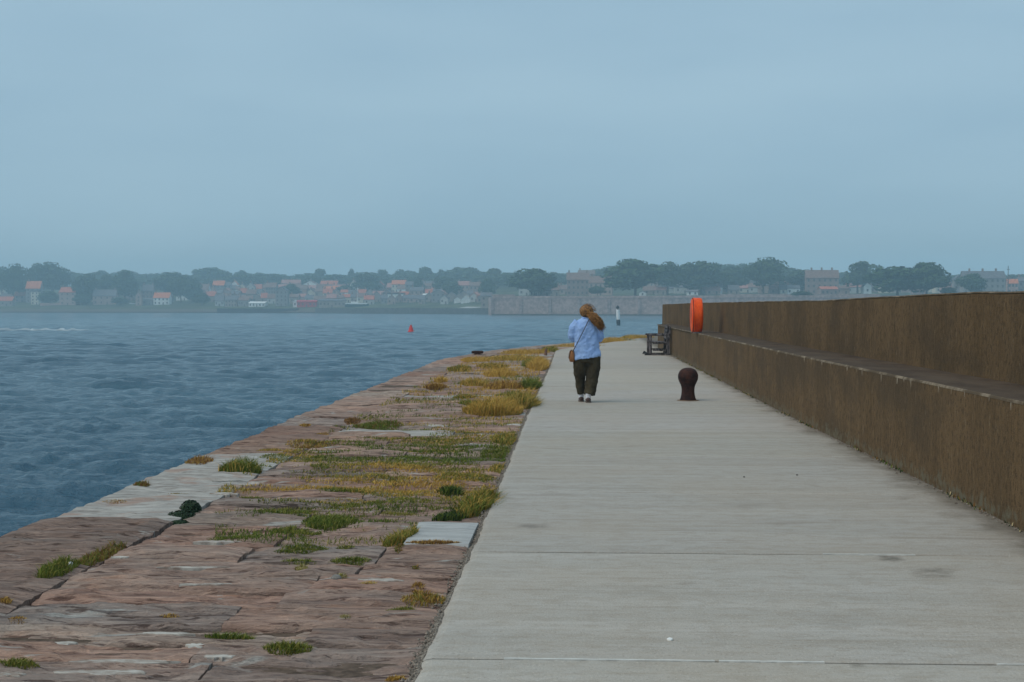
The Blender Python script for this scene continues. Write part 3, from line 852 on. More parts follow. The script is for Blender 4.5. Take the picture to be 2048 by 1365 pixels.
H(531, 552, 566, 575, 603, 'grey', 'brownroof', 'side', 'tall grey warehouse with brown roof above the jetty', 4, 1)
H(551, 575, 574, 582, 613, 'grey', 'slate', 'gable', 'broad dark gabled warehouse above the jetty', 3, 0)
H(575, 602, 581, 589, 600, 'grey', 'slate', 'side', 'long slate-roofed warehouse behind the red shed', 4, 0)
H(563, 600, 560, 567, 580, 'pink', 'pinkroof', 'side', 'pink terrace with pinkish roof high above the warehouses', 5, 3)
H(606, 634, 562, 569, 583, 'white', 'brownroof', 'gable', 'wide bright white gabled house on the hillside', 3, 1)
H(594, 607, 570, 575, 585, 'grey', 'slate', 'side', 'small grey hillside house next to the wide white gable', 2, 1)
H(640, 674, 562, 570, 582, 'pink', 'redroof', 'side', 'long pink house with red roof on the hillside', 4, 2, lo=200)
H(646, 673, 573, 579, 589, 'pink', 'orange', 'side', 'pink house with orange roof below the red-roofed one', 3, 1)
H(673, 689, 562, 567, 577, 'grey', 'pinkroof', 'side', 'small grey house with pinkish roof beside the long pink one', 2, 1)
H(594, 632, 601.5, 604, 615, 'red', 'redpaint', 'side', 'long bright red shed at the water edge', 5, 0, lo=4)
H(586, 594, 601, 604, 615, 'white', 'white', 'gable', 'small white hut against the end of the red shed', 1, 0, lo=4)
H(638, 690, 599, 602, 616, 'stone', 'slate', 'side', 'long stone quay store beside the red shed', 7, 0, lo=6)
H(700, 713, 561, 569, 583, 'cream', 'pinkroof', 'gable', 'cream gabled house above the boat mast', 2, 1)
H(752, 767, 564, 571, 590, 'grey', 'redroof', 'gable', 'grey gabled house with red roof beside the dark central tree', 2, 1)
H(783, 811, 561, 569, 588, 'cream', 'orange', 'side', 'cream two-storey house with orange roof above the green slope', 4, 2)
H(811, 826, 564, 570, 591, 'grey', 'slate', 'side', 'grey slate-roofed house joined to the cream orange-roofed one', 2, 1)
H(768, 808, 586, 588.5, 601, 'white', 'dark', 'flat', 'white pavilion with long flat dark roof on the green slope', 5, 0)
H(820, 846, 575, 582, 600, 'pinkstone', 'slate', 'side', 'pinkish house with slate roof beside the flat-roofed pavilion', 3, 2)
H(846, 862, 588, 591, 603, 'white', 'white', 'side', 'small square white hut on the green slope', 1, 0)
H(863, 890, 580, 586, 606, 'grey', 'slate', 'gable', 'grey round-shouldered gabled barn beside the white hut', 3, 0)
H(843, 871, 563, 569, 582, 'pinkstone', 'slate', 'side', 'pinkish upper house below the tall skyline tree', 4, 2)
H(916, 938, 563, 571, 590, 'pinkstone', 'pinkroof', 'side', 'pink stone house with pinkish roof above the white marquees', 3, 1)
H(939, 962, 565, 572, 592, 'pinkstone', 'brownroof', 'side', 'pink stone house with brown roof above the slipway', 3, 2)
H(908, 921, 596, 600, 607, 'white', 'white', 'gable', 'smaller white peaked marquee on the green slope', 0, 0)
H(922, 941, 594, 600, 607, 'white', 'white', 'gable', 'larger white peaked marquee above the slipway', 0, 0)
H(953, 963, 591, 594, 604, 'pink', 'orange', 'gable', 'tiny orange-roofed pink house beside the town wall corner', 1, 0)
H(962, 984, 586, 592, 617, 'stone', 'slate', 'side', 'stone building with slate roof against the town wall corner', 2, 0)
H(1134, 1178, 546, 560, 592, 'brown', 'brownroof', 'side', 'large brown stone building with chimneys behind the town wall', 5, 2)
H(1178, 1224, 553, 566, 591, 'pinkstone', 'brownroof', 'side', 'lower pinkish wing of the large brown building behind the wall', 5, 1)
H(1158, 1190, 541, 549, 575, 'brown', 'brownroof', 'side', 'high brown-roofed house rising behind the large brown building', 3, 1, lo=150)
H(1408, 1445, 553, 574, 589, 'white', 'slate', 'side', 'bright white house with tall slate roof between round trees', 3, 1)
H(1374, 1396, 581, 584, 591, 'white', 'slate', 'side', 'low white outbuilding near the bright white house', 2, 0)
H(1278, 1292, 583, 586, 592, 'white', 'slate', 'gable', 'tiny white hut on the town wall below the tallest tree', 1, 0)
H(1545, 1574, 560, 569, 588, 'pinkstone', 'brownroof', 'side', 'pinkish brown-roofed house behind the upper stone wall', 4, 2)
H(1575, 1600, 571, 577, 590, 'white', 'slate', 'side', 'white cottage with slate roof behind the upper stone wall', 3, 1)
H(1612, 1677, 541, 556, 590, 'brown', 'brownroof', 'side', 'long tall brown terrace with a row of chimneys', 6, 3, lo=60)
H(1642, 1676, 574, 579, 592, 'brown', 'redroof', 'side', 'low red-roofed house in front of the long terrace', 4, 0)
H(1727, 1743, 566, 573, 590, 'white', 'slate', 'gable', 'white gabled cottage under the gap-toothed tree', 1, 0)
H(1884, 1906, 562, 570, 588, 'pink', 'orange', 'gable', 'pink gabled house with orange roof between the round trees and mansion', 2, 1)
H(1908, 1927, 552, 560, 590, 'grey', 'slate', 'gable', 'grey gabled wing of the slate-roofed mansion', 2, 0, rot=0)
H(1927, 2011, 543, 557, 590, 'grey', 'slate', 'side', 'big slate-roofed grey mansion with tall chimneys behind the wall', 8, 3, rot=0)
H(2016, 2036, 559, 567, 588, 'pink', 'orange', 'side', 'small pink house with orange roof beyond the mansion', 3, 1)
H(2038, 2072, 555, 563, 588, 'grey', 'slate', 'side', 'grey slate-roofed house beyond the orange-roofed one', 4, 1)

# muted houses packed over both hillsides
hr_ = random.Random(17)
def row(pxs, base, w0, w1, grp, lab, lo):
    for p in pxs:
        w_ = hr_.uniform(w0, w1); bs = base + hr_.uniform(-3, 3); ev = bs - hr_.uniform(8, 13)
        near_ = pxs[0] < 500
        wn_ = hr_.choice(['stone', 'grey', 'pinkstone', 'brown', 'pale', 'stone', 'cream', 'pinkstone'] + (['white'] if base > 580 and near_ else []))
        rn_ = hr_.choice(['slate', 'brownroof', 'slate', 'pinkroof', 'brownroof'] + (['redroof'] if near_ else [])); kn_ = hr_.choice(['side', 'side', 'gable'])
        words = {'stone': 'buff stone', 'grey': 'grey', 'pinkstone': 'pinkish stone', 'brown': 'brown', 'pale': 'pale grey', 'cream': 'cream', 'white': 'white'}[wn_] + (' gabled' if kn_ == 'gable' else '') + ' house with ' + {'slate': 'slate', 'brownroof': 'brown', 'pinkroof': 'pinkish', 'orange': 'orange', 'redroof': 'red'}[rn_] + ' roof '
        e_ = H(p - w_ / 2, p + w_ / 2, ev - hr_.uniform(5, 9), ev, bs, wn_, rn_, kn_, words + lab, 2, hr_.randint(0, 2), lo=lo)
        e_['group'] = grp
row(range(1048, 1130, 20), 590, 16, 26, 'muted houses behind the town wall', 'half hidden among trees behind the town wall', 20)
row(range(1300, 1620, 21), 587, 18, 30, 'muted houses behind the town wall', 'half hidden among trees behind the town wall', 20)
row(range(1310, 1560, 27), 576, 18, 30, 'muted houses behind the town wall', 'half hidden among trees behind the town wall', 20)
row(range(1685, 1925, 22), 587, 18, 30, 'muted houses behind the town wall', 'half hidden among trees behind the town wall', 20)
row(range(12, 400, 27), 603, 14, 24, 'muted houses on the lower hillside', 'crowded low above the water', 30)
row(range(408, 980, 15), 607, 12, 20, 'muted houses on the lower hillside', 'crowded low above the water', 14)
row(range(400, 980, 17), 598, 14, 24, 'muted houses on the lower hillside', 'crowded low above the water', 30)
row(range(390, 990, 18), 588, 14, 26, 'muted houses on the upper hillside', 'crowded among trees below the skyline', 60)
# poles
for (px, yt, yb, lab) in ((2016, 532, 590, 'tall thin dark mast standing beside the mansion'), (1336, 578, 600, 'short dark post on the town wall below the round trees')):
    D = terrD(px, yb); p = at(px, yb, D); zt = at(px, yt, D).z
    m = MB().tube([(0, 0, -1), (0, 0, (zt - p.z) * 0.6), (0, 0, zt - p.z)], [0.35, 0.28, 0.18], 8)
    m.box(-0.8, 0.8, -0.1, 0.1, (zt - p.z) * 0.86, (zt - p.z) * 0.88)
    tag(m.build('mast', flat('dark_mast', (0.06, 0.06, 0.06), 0.7), None, p), lab, 'mast')

# boats drawn up on the far bank
def boat(px, py, L_, hullc, deckc, mast, label, lo=4):
    D = terrD(px, py, lo); p = at(px, py, D)
    e = empty('boat', p, R(6)); tag(e, label, 'boat')
    hb = MB(); rr = []
    for i in range(9):
        u = i / 8; x = (u - 0.5) * L_; wd = L_ * 0.13 * math.sin(math.pi * min(1, 0.25 + u * 0.75)) ** 0.7 + 0.05; sh = L_ * 0.10 + L_ * 0.03 * (2 * u - 1) ** 2
        rr.append([(x, -wd, sh), (x, -wd * 0.7, sh * 0.3), (x, 0, 0), (x, wd * 0.7, sh * 0.3), (x, wd, sh)])
    hb.rings(rr, True); hb.build('hull', flat('hull_' + hullc, {'white': (0.8, 0.8, 0.78), 'green': (0.05, 0.10, 0.09)}[hullc], 0.5, 0.1), e)
    s = L_ * 0.105
    MB().box(-L_ * 0.48, L_ * 0.42, -L_ * 0.115, L_ * 0.115, s, s + L_ * 0.05, 0.1).build('deck', flat('boat_white', (0.82, 0.82, 0.8), 0.5, 0.08), e)
    MB().box(-L_ * 0.25, L_ * 0.05, -L_ * 0.07, L_ * 0.07, s + L_ * 0.05, s + L_ * 0.11, 0.1).build('cabin', flat('boat_white', (0.82, 0.82, 0.8)), e)
    if mast:
        MB().tube([(0.5, 0, s), (0.5, 0, s + mast)], [0.22, 0.12], 6).build('mast', flat('mast_white', (0.7, 0.7, 0.7)), e)
boat(714, 614, 19.0, 'green', 'white', 13.0, 'white-decked boat with a tall mast laid up on the bank')
boat(264, 609, 5.5, 'white', 'white', 0, 'small white boat pulled up beside the narrow gabled house')

# ------------------------------------------------------------------ trees on the far shore
def crown_mesh(seed, nl=950, lobes=16, top=1.0, bottom=0.14, pinch=0.0, leaf=0.105):
    r = np.random.default_rng(seed); lb = []
    for i in range(lobes):
        a = r.random() * 6.28; h = r.random()
        zc = bottom + (top - bottom) * (0.22 + 0.58 * h)
        rad = (0.62 - pinch * h) * math.sqrt(max(0.05, 1 - (2 * h - 0.9) ** 2 * 0.75))
        q = r.random() ** 0.6
        lb.append((math.cos(a) * rad * q, math.sin(a) * rad * q, zc, r.uniform(0.26, 0.44)))
    lb.append((0, 0, top - 0.24, 0.34)); lb.append((0, 0, bottom + 0.4 * (top - bottom), 0.5))
    per = nl // len(lb); V = []; Fc = []
    for (x, y, z, s) in lb:
        d = r.normal(size=(per, 3)); d /= np.linalg.norm(d, axis=1)[:, None]
        rr_ = s * (0.55 + 0.5 * r.random(per) ** 0.5)
        c = np.array([x, y, z]) + d * rr_[:, None] * np.array([1, 1, 0.42])
        c[:, 2] = np.clip(c[:, 2], bottom * r.uniform(0.8, 1.1, per), top)
        t1 = r.normal(size=(per, 3)); t1 /= np.linalg.norm(t1, axis=1)[:, None]
        nrm = d * 0.9 + r.normal(size=(per, 3)) * 0.5
        t1 = np.cross(nrm, t1); t1 /= np.linalg.norm(t1, axis=1)[:, None] + 1e-9
        t2 = np.cross(nrm, t1); t2 /= np.linalg.norm(t2, axis=1)[:, None] + 1e-9
        sz = leaf * r.uniform(0.5, 1.2, per)[:, None]; zs = np.array([1, 1, 0.55])
        o = sum(len(q) for q in V)
        q4 = np.stack([c + t1 * sz * zs, c + t2 * sz * 0.7 * zs, c - t1 * sz * zs, c - t2 * sz * 0.7 * zs], 1).reshape(-1, 3)
        V.append(q4); Fc.append(np.arange(per * 4).reshape(-1, 4) + o)
    v = np.concatenate(V)
    v[:, 0] /= np.percentile(np.abs(v[:, 0]), 96.5); v[:, 1] /= np.percentile(np.abs(v[:, 1]), 96.5); v[:, 2] *= 1.0 / np.percentile(v[:, 2], 98.5)
    me = np_mesh('crown', v, np.concatenate(Fc)); me.materials.append(MATS['leaf']); return me
CROWNS = [crown_mesh(s, 1700, 16, pinch=p) for s, p in ((1, 0.05), (2, 0.2), (3, 0.1), (4, 0.0), (5, 0.25), (6, 0.12))]
BIG = [crown_mesh(s, 3600, 22, pinch=p, leaf=0.075, bottom=bt) for s, p, bt in ((21, 0.05, 0.1), (22, 0.12, 0.12), (23, 0.0, 0.16), (24, 0.1, 0.08))]
GAP = crown_mesh(31, 2300, 9, pinch=-0.1, leaf=0.075, bottom=0.2)
CONE = crown_mesh(41, 1200, 12, pinch=0.52)
def trunk_mesh(seed):
    r = random.Random(seed); m = MB()
    m.tube([(0, 0, -0.12), (0.01, 0, 0.12), (0.02, 0.01, 0.3), (0, 0, 0.6)], [0.07, 0.052, 0.045, 0.02], 7)
    for k in range(4):
        a = k * 1.57 + r.random(); z = 0.2 + 0.06 * k
        m.tube([(0.01, 0, z), (0.22 * math.cos(a), 0.22 * math.sin(a), z + 0.14), (0.42 * math.cos(a), 0.42 * math.sin(a), z + 0.26)], [0.03, 0.02, 0.008], 5)
    me = m.mesh('trunk'); me.materials.append(MATS['bark']); return me
TRUNKS = [trunk_mesh(s) for s in range(3)]
def tree(px, top, base, w, label, group, var=None, D=None, lo=12):
    D = D or terrD(px, base, lo)
    q = at(px, base, D); z0 = float(terr(px, D)); z0 = min(z0, q.z + 2.0)
    hgt = at(px, top, D).z - z0; r_ = w / 2 / F * D
    e = empty('tree', (q.x, D, z0), random.uniform(0, 6.28)); tag(e, label, 'tree', group)
    c = link('crown', var or random.choice(CROWNS), None, e); c.scale = (r_, r_, hgt)
    t_ = link('trunk', random.choice(TRUNKS), None, e); t_.scale = (r_, r_, hgt)
G0 = 'trees along the skyline of the far shore'
SK = {140: 546, 160: 549, 180: 548, 203: 543, 225: 549, 252: 543, 270: 549, 290: 550, 310: 549, 331: 546, 350: 549, 370: 551, 465: 553, 500: 549, 520: 548, 545: 549, 562: 550, 580: 553,
      600: 550, 620: 548, 660: 551, 680: 551, 720: 547, 740: 547, 780: 550, 815: 544, 830: 547, 870: 548, 900: 543, 962: 545, 978: 545, 1008: 547, 1027: 547, 1048: 548, 1104: 546, 1122: 548,
      1192: 541, 1208: 539, 1226: 534, 1252: 533, 1312: 533, 1362: 535, 1378: 533, 1440: 531, 1458: 531, 1484: 531, 1500: 532, 1562: 534, 1582: 538, 1600: 541, 1690: 546, 1752: 552, 1770: 553, 1890: 552, 1908: 552, 2030: 552, 2046: 550}
for p, tp in SK.items():
    tree(p, tp, 575, random.uniform(30, 44), 'distant round-topped tree in the row along the far skyline', G0, D=float(D0(p)) + random.uniform(430, 560))
for p in range(-6, 1036, 17):     # second row fills the hillside below the crest
    tree(p + random.uniform(-5, 5), random.uniform(551, 560), 578, random.uniform(34, 52), 'bushy tree on the hillside below the far skyline row', 'trees filling the far hillside', D=float(D0(p)) + random.uniform(330, 400))
for p in list(range(1100, 1620, 31)) + list(range(1680, 2060, 34)):
    tree(p + random.uniform(-6, 6), random.uniform(548, 559), 578, random.uniform(34, 50), 'bushy tree on the hillside behind the walled town', 'trees behind the walled town', D=float(D0(p)) + random.uniform(400, 520))
for p, tp, w, lab in ((641, 540, 26, 'pointed skyline tree above the wide white gable'), (484, 543, 24, 'small peaked skyline tree beside the domed wood'), (703, 540, 14, 'slim spire-like skyline tree above the cream gable'),
                      (763, 541, 24, 'rounded skyline tree above the red-roofed grey gable'), (800, 541, 24, 'rounded skyline tree above the cream orange-roofed house'), (852, 537, 28, 'tall egg-shaped skyline tree above the pinkish upper house'),
                      (882, 541, 16, 'slim pointed skyline tree beside the tall egg-shaped one'), (990, 539, 32, 'rounded skyline tree above the corner of the town wall')):
    tree(p, tp, 578, w, lab, None, CONE if w < 20 else None, D=float(D0(p)) + 470)
for k, (p, tp, w) in enumerate(((405, 540, 44), (425, 537, 50), (445, 542, 36), (920, 537, 44), (938, 538, 40), (905, 541, 34))):
    tree(p, tp, 578, w, 'tall tree in the dense domed wood above the upper terrace' if k < 3 else 'tall tree in the flat-topped wood above the white marquees', 'trees of the domed wood' if k < 3 else 'trees of the flat-topped wood', D=float(D0(p)) + 440)
for p, tp, bs, w, lab in ((3, 537, 592, 30, 'dark tree behind the orange-roofed cream gable'), (27, 534, 606, 46, 'tall dark tree between the orange-roofed cream gable and the tall grey house'), (75, 533, 600, 40, 'smaller of two broad dark trees above the tall grey house'),
                          (104, 531, 598, 64, 'broadest dark domed tree above the red-roofed pink house'), (98, 584, 611, 36, 'low dark rounded bush between the cream house and the pink house'), (172, 552, 610, 46, 'dark tree beside the cream gabled wing'),
                          (215, 553, 604, 44, 'dark tree behind the long grey-roofed house'), (250, 545, 606, 46, 'tall dark tree beside the beached white boat'), (166, 590, 611, 34, 'low dark bush beside the long grey-roofed house'),
                          (240, 596, 612, 30, 'low dark bush in front of the long grey-roofed house'), (340, 548, 600, 56, 'tall dark tree behind the small white cottage'), (362, 556, 606, 50, 'dark leaning tree next to the small white cottage'),
                          (384, 566, 606, 40, 'dark rounded tree below the white-ended house'), (404, 588, 612, 30, 'low tree below the white-ended house near the jetty'), (580, 570, 600, 34, 'dark tree between the warehouses and the pink terrace'),
                          (730, 549, 592, 46, 'broad dark central tree above the terrace wall'), (742, 566, 594, 34, 'smaller dark tree at the foot of the central one'), (690, 572, 592, 32, 'dark tree below the small grey hillside house'),
                          (888, 556, 592, 40, 'dark tree behind the grey barn'), (905, 566, 600, 34, 'dark tree above the smaller marquee'), (975, 560, 600, 32, 'tree behind the stone building at the wall corner'), (834, 560, 588, 28, 'dark tree above the pinkish house by the pavilion')):
    tree(p, tp, bs, w, lab, None, random.choice(BIG))
for p, tp, bs, w, lab, va in ((1069, 541, 593, 82, 'broad round tree standing alone on the town wall left of the brown building', 0), (1270, 523, 593, 96, 'tallest wide-domed tree on the town wall', 1), (1335, 530, 590, 60, 'round tree between the tallest domed tree and the flat-topped one', 2),
                              (1402, 527, 590, 74, 'flat-topped tree beside the bright white house', 3), (1464, 537, 586, 54, 'smaller round tree after the bright white house', 0), (1527, 521, 590, 66, 'tall narrow-footed tree before the pinkish brown-roofed house', 2),
                              (1605, 543, 588, 64, 'low spreading tree in front of the long terrace', 1), (1795, 537, 596, 88, 'wide lower dome of the joined pair of round trees', 3), (1853, 529, 596, 74, 'taller dome of the joined pair of round trees', 0),
                              (1942, 550, 592, 44, 'small tree in front of the slate-roofed mansion', 1), (1600, 584, 604, 36, 'low green bush at the foot of the upper stone wall', 2), (1898, 576, 594, 26, 'low dark bush beside the pink orange-roofed gable', 3), (1195, 574, 593, 30, 'low bush in front of the large brown building', 2)):
    tree(p, tp, bs, w * 1.06, lab, None, BIG[va], lo=3)
tree(1715, 527, 590, 70, 'ragged tree with gaps in its crown beyond the long terrace', None, GAP, lo=3)

# ------------------------------------------------------------------ marks on the water
p = ground(822, 665, WZ)
e = empty('channel_buoy', p); tag(e, 'small red can-topped channel buoy floating on the water', 'buoy')
redm = flat('buoy_red', (0.72, 0.028, 0.018), 0.5, 0.1, 3.0)
MB().lathe([(0.25, -0.4), (0.62, -0.25), (0.66, 0.1), (0.62, 0.28), (0.3, 0.34)], 20).build('float', redm, e)
MB().lathe([(0.50, 0.30), (0.40, 0.75), (0.30, 1.10), (0.2, 1.14)], 12).build('tower', redm, e)
MB().lathe([(0.06, 1.1), (0.2, 1.14), (0.2, 1.42), (0.05, 1.46)], 12).build('topmark', redm, e)
p = ground(1237, 651, WZ)
e = empty('spar_beacon', p); e.rotation_euler = (0, R(-2.5), 0)
tag(e, 'slim white spar beacon with dark top and foot in the water', 'beacon')
dk = flat('beacon_dark', (0.03, 0.05, 0.06), 0.6); wh = flat('beacon_white', (0.82, 0.82, 0.8), 0.55, 0.06)
MB().lathe([(0.45, -0.8), (0.50, 0.2), (0.56, 1.1), (0.46, 1.55)], 18).build('foot', dk, e)
MB().lathe([(0.46, 1.5), (0.50, 2.4), (0.46, 4.15), (0.38, 4.25)], 18).build('column', wh, e)
m = MB().lathe([(0.12, 4.2), (0.12, 4.5), (0.42, 4.6), (0.46, 4.9), (0.30, 5.2), (0.1, 5.4)], 14)
m.build('lantern', dk, e)

# ------------------------------------------------------------------ bollard
p = ground(1376, 801)
rust = NT('rusted_iron', 0.7, 0.18)
a = rust.noise((9, 9, 9), 5, 0.65); b_ = rust.noise((60, 60, 60), 3, 0.6)
c = rust.mix(rust.ramp(a, 0.35, 0.7), (0.020, 0.008, 0.007), (0.060, 0.020, 0.013))
c = rust.mix(rust.math('MULTIPLY', rust.ramp(b_, 0.55, 0.75), 0.5), c, (0.09, 0.045, 0.03))
rust.col(c); rust.bump(rust.math('ADD', a, rust.math('MULTIPLY', b_, 0.5)), 0.5, 0.008)
prof = [(0.145, -0.02), (0.142, 0.01), (0.130, 0.045), (0.119, 0.09), (0.113, 0.14), (0.112, 0.19), (0.117, 0.235), (0.130, 0.275), (0.150, 0.315), (0.167, 0.355), (0.176, 0.40), (0.174, 0.445), (0.160, 0.488), (0.134, 0.525), (0.098, 0.550), (0.055, 0.565), (0.01, 0.57)]
e = MB().lathe(prof, 36).build('mooring_bollard', rust.m, None, p, True)
tag(e, 'rusty dark iron mooring bollard with a bulbous head on the walkway', 'bollard')
MB().lathe([(0.20, -0.02), (0.19, 0.004), (0.10, 0.006)], 28).build('base_stain', flat('rust_stain', (0.19, 0.12, 0.075), 0.9, 0.3, 12), e)

# squat iron post out on the quay edge
p = ground(955, 712, -0.05)
e = empty('quay_post', (p.x, p.y, -0.09)); tag(e, 'squat dark rusted iron post on the outer stone edge', 'bollard')
MB().lathe([(0.13, 0), (0.12, 0.05), (0.11, 0.13)], 16).build('stem', flat('rust_orange', (0.16, 0.075, 0.04), 0.85, 0.3, 20), e)
MB().box(-0.2, 0.2, -0.14, 0.14, 0.12, 0.21, 0.025).build('cap', rust.m, e)
# stump in the grass by the walkway
p = ground(1091, 712, -0.05)
e = empty('timber_stump', (p.x, p.y, -0.1)); tag(e, 'thin brown weathered timber stump in the ochre grass beside the walkway', 'stump')
m = MB(); m.tube([(0, 0, 0), (0.01, 0, 0.15), (0.02, 0.01, 0.27)], [0.06, 0.052, 0.045], 9)
m.build('post', flat('stump_wood', (0.17, 0.09, 0.06), 0.9, 0.35, 20), e)
MB().tube([(0.02, 0.01, 0.262), (0.025, 0.01, 0.30)], [0.052, 0.03], 7).build('split_top', flat('stump_wood', (0.17, 0.09, 0.06)), e)

# ------------------------------------------------------------------ lifebuoy housing on the shelf
yR = 37.8
xR = at(1393, 640, yR).x
e = empty('lifebuoy_housing', (xR, yR, SH)); tag(e, 'bright orange round lifebuoy housing standing on the wall shelf', 'lifebuoy')
orm = NT('orange_plastic', 0.5, 0.25)
a = orm.noise((9, 9, 3), 5, 0.7)
orm.col(orm.mix(orm.ramp(a, 0.35, 0.7), (0.80, 0.060, 0.002), (0.98, 0.12, 0.006)))
orm = orm.m
rad, zc = 0.462, 0.468
hp = [(0.05, -0.145), (0.36, -0.145), (0.41, -0.14), (0.445, -0.12), (0.458, -0.09), (0.462, -0.06), (0.462, 0.09), (0.455, 0.12), (0.43, 0.14), (0.05, 0.145)]
MB().lathe(hp, 48, (0, 0, zc), 'X').build('shell', orm, e, None, True)
MB().lathe([(0.466, -0.085), (0.472, -0.078), (0.472, -0.062), (0.466, -0.055)], 48, (0, 0, zc), 'X', False).build('seam_ring', orm, e, None, True)
MB().lathe([(0.452, -0.118), (0.464, -0.112), (0.466, -0.100), (0.458, -0.096)], 48, (0, 0, zc), 'X', False).build('rim_seal', flat('dark_seal', (0.12, 0.015, 0.006), 0.7), e, None, True)
MB().lathe([(0.05, -0.149), (0.20, -0.152), (0.215, -0.149)], 32, (0, 0, zc), 'X').build('hub_recess', flat('orange_shade', (0.70, 0.085, 0.012), 0.5, 0.1, 4), e)
MB().box(-0.10, 0.10, -0.16, 0.16, -0.0, 0.03, 0.006).build('foot', flat('galvanised', (0.35, 0.35, 0.34), 0.5), e)

# ------------------------------------------------------------------ bench
yB = 47.9
e = empty('bench', (2.66, yB, 0)); tag(e, 'dark weathered timber bench with armrests standing against the wall', 'bench')
bt = NT('bench_timber', 0.8, 0.3)
a = bt.noise((20, 3, 6), 5, 0.65)
bt.col(bt.mix(bt.ramp(a, 0.40, 0.66), (0.022, 0.015, 0.016), (0.20, 0.17, 0.17)))
bt.bump(a, 0.4, 0.006); bt = bt.m
Lb = 1.55
for yv in (0.0, Lb):
    MB().box(-0.345, -0.245, yv - 0.035, yv + 0.035, 0.0, 0.66, 0.012).build('front_leg', bt, e)
    m = MB(); m.prism([(0.22, yv - 0.035, 0), (0.36, yv - 0.035, 0), (0.34, yv - 0.035, 0.45), (0.385, yv - 0.035, 0.94), (0.35, yv - 0.035, 1.0), (0.28, yv - 0.035, 0.99), (0.235, yv - 0.035, 0.5)], (0, 0.07, 0))
    m.build('back_leg', bt, e)
    MB().box(-0.40, 0.26, yv - 0.05, yv + 0.05, 0.655, 0.71, 0.012).build('armrest', bt, e)
    MB().box(-0.22, 0.25, yv - 0.025, yv + 0.025, 0.385, 0.435, 0.008).build('seat_rail', bt, e)
    MB().box(-0.22, 0.25, yv - 0.025, yv + 0.025, 0.145, 0.19, 0.008).build('stretcher', bt, e)
    MB().box(-0.30, 0.30, yv - 0.045, yv + 0.045, 0.0, 0.04, 0.008).build('floor_runner', bt, e)
    MB().prism([(-0.50, yv - 0.05, 0), (-0.345, yv - 0.05, 0), (-0.345, yv - 0.05, 0.05), (-0.42, yv - 0.05, 0.10), (-0.46, yv - 0.05, 0.09)], (0, 0.1, 0)).build('foot_block', flat('foot_iron', (0.03, 0.03, 0.032), 0.6, 0.2, 20), e)
for k in range(5):
    x = -0.30 + k * 0.115
    MB().box(x, x + 0.085, -0.06, Lb + 0.06, 0.435 - 0.006 * k, 0.465 - 0.006 * k, 0.008).build('seat_slat', bt, e)
for k in range(4):
    z = 0.55 + k * 0.115; x = 0.225 + 0.016 * k
    MB().box(x, x + 0.03, -0.05, Lb + 0.05, z, z + 0.085, 0.008).build('back_slat', bt, e)

# ------------------------------------------------------------------ person walking away
pg = ground(1172, 805)
per = empty('person', (pg.x, pg.y, 0)); per.rotation_euler.z = R(0)
tag(per, 'person in a light blue shirt and dark olive trousers walking away along the walkway', 'person')
skin = flat('skin', (0.62, 0.36, 0.27), 0.55, 0.06, 20)
def soft(o, vox, it=6, fac=0.5, disp=None):
    r_ = o.modifiers.new('Remesh', 'REMESH'); r_.mode = 'VOXEL'; r_.voxel_size = vox; r_.use_smooth_shade = True
    s_ = o.modifiers.new('Smooth', 'SMOOTH'); s_.iterations = it; s_.factor = fac
    if disp:
        tx = bpy.data.textures.new('folds', 'CLOUDS'); tx.noise_scale = disp[1]; tx.noise_depth = 3
        d_ = o.modifiers.new('Displace', 'DISPLACE'); d_.texture = tx; d_.strength = disp[0]; d_.mid_level = 0.5; d_.texture_coords = 'LOCAL'
    return o
def ell(c, rx, ry, n=20, tilt=0.0):
    return [(c[0] + rx * math.cos(2 * math.pi * k / n), c[1] + ry * math.sin(2 * math.pi * k / n), c[2] + tilt * rx * math.cos(2 * math.pi * k / n)) for k in range(n)]
LF, RF = (-0.082, 0.20), (0.038, -0.03)      # feet: left one a step ahead
# body (skin): one continuous figure; mostly under the clothes
bd = MB()
bd.ball((0.005, 0.045, 1.545), (0.078, 0.098, 0.112)); bd.ball((0.005, 0.075, 1.495), (0.056, 0.066, 0.055))
bd.ball((0.005, 0.147, 1.53), (0.013, 0.018, 0.02)); bd.ball((-0.074, 0.04, 1.535), (0.012, 0.02, 0.03)); bd.ball((0.084, 0.04, 1.535), (0.012, 0.02, 0.03))
bd.tube([(0.005, 0.03, 1.50), (0.005, 0.01, 1.43), (0.0, 0.0, 1.34)], [0.052, 0.055, 0.075], 14)
bd.rings([ell((0, 0, 1.40), 0.08, 0.06), ell((0, 0, 1.34), 0.165, 0.085), ell((0, 0, 1.2), 0.165, 0.10), ell((0.01, 0, 1.02), 0.15, 0.10), ell((0.02, 0, 0.86), 0.17, 0.12), ell((0.02, 0, 0.76), 0.15, 0.11)])
for s, hip, kn, ft in ((-1, (-0.07, 0.0, 0.8), (-0.095, 0.13, 0.44), LF), (1, (0.10, 0.0, 0.8), (0.085, 0.04, 0.44), RF)):
    bd.tube([hip, kn, (ft[0], ft[1] - 0.01, 0.12), (ft[0], ft[1], 0.05)], [0.085, 0.06, 0.038, 0.036], 12)
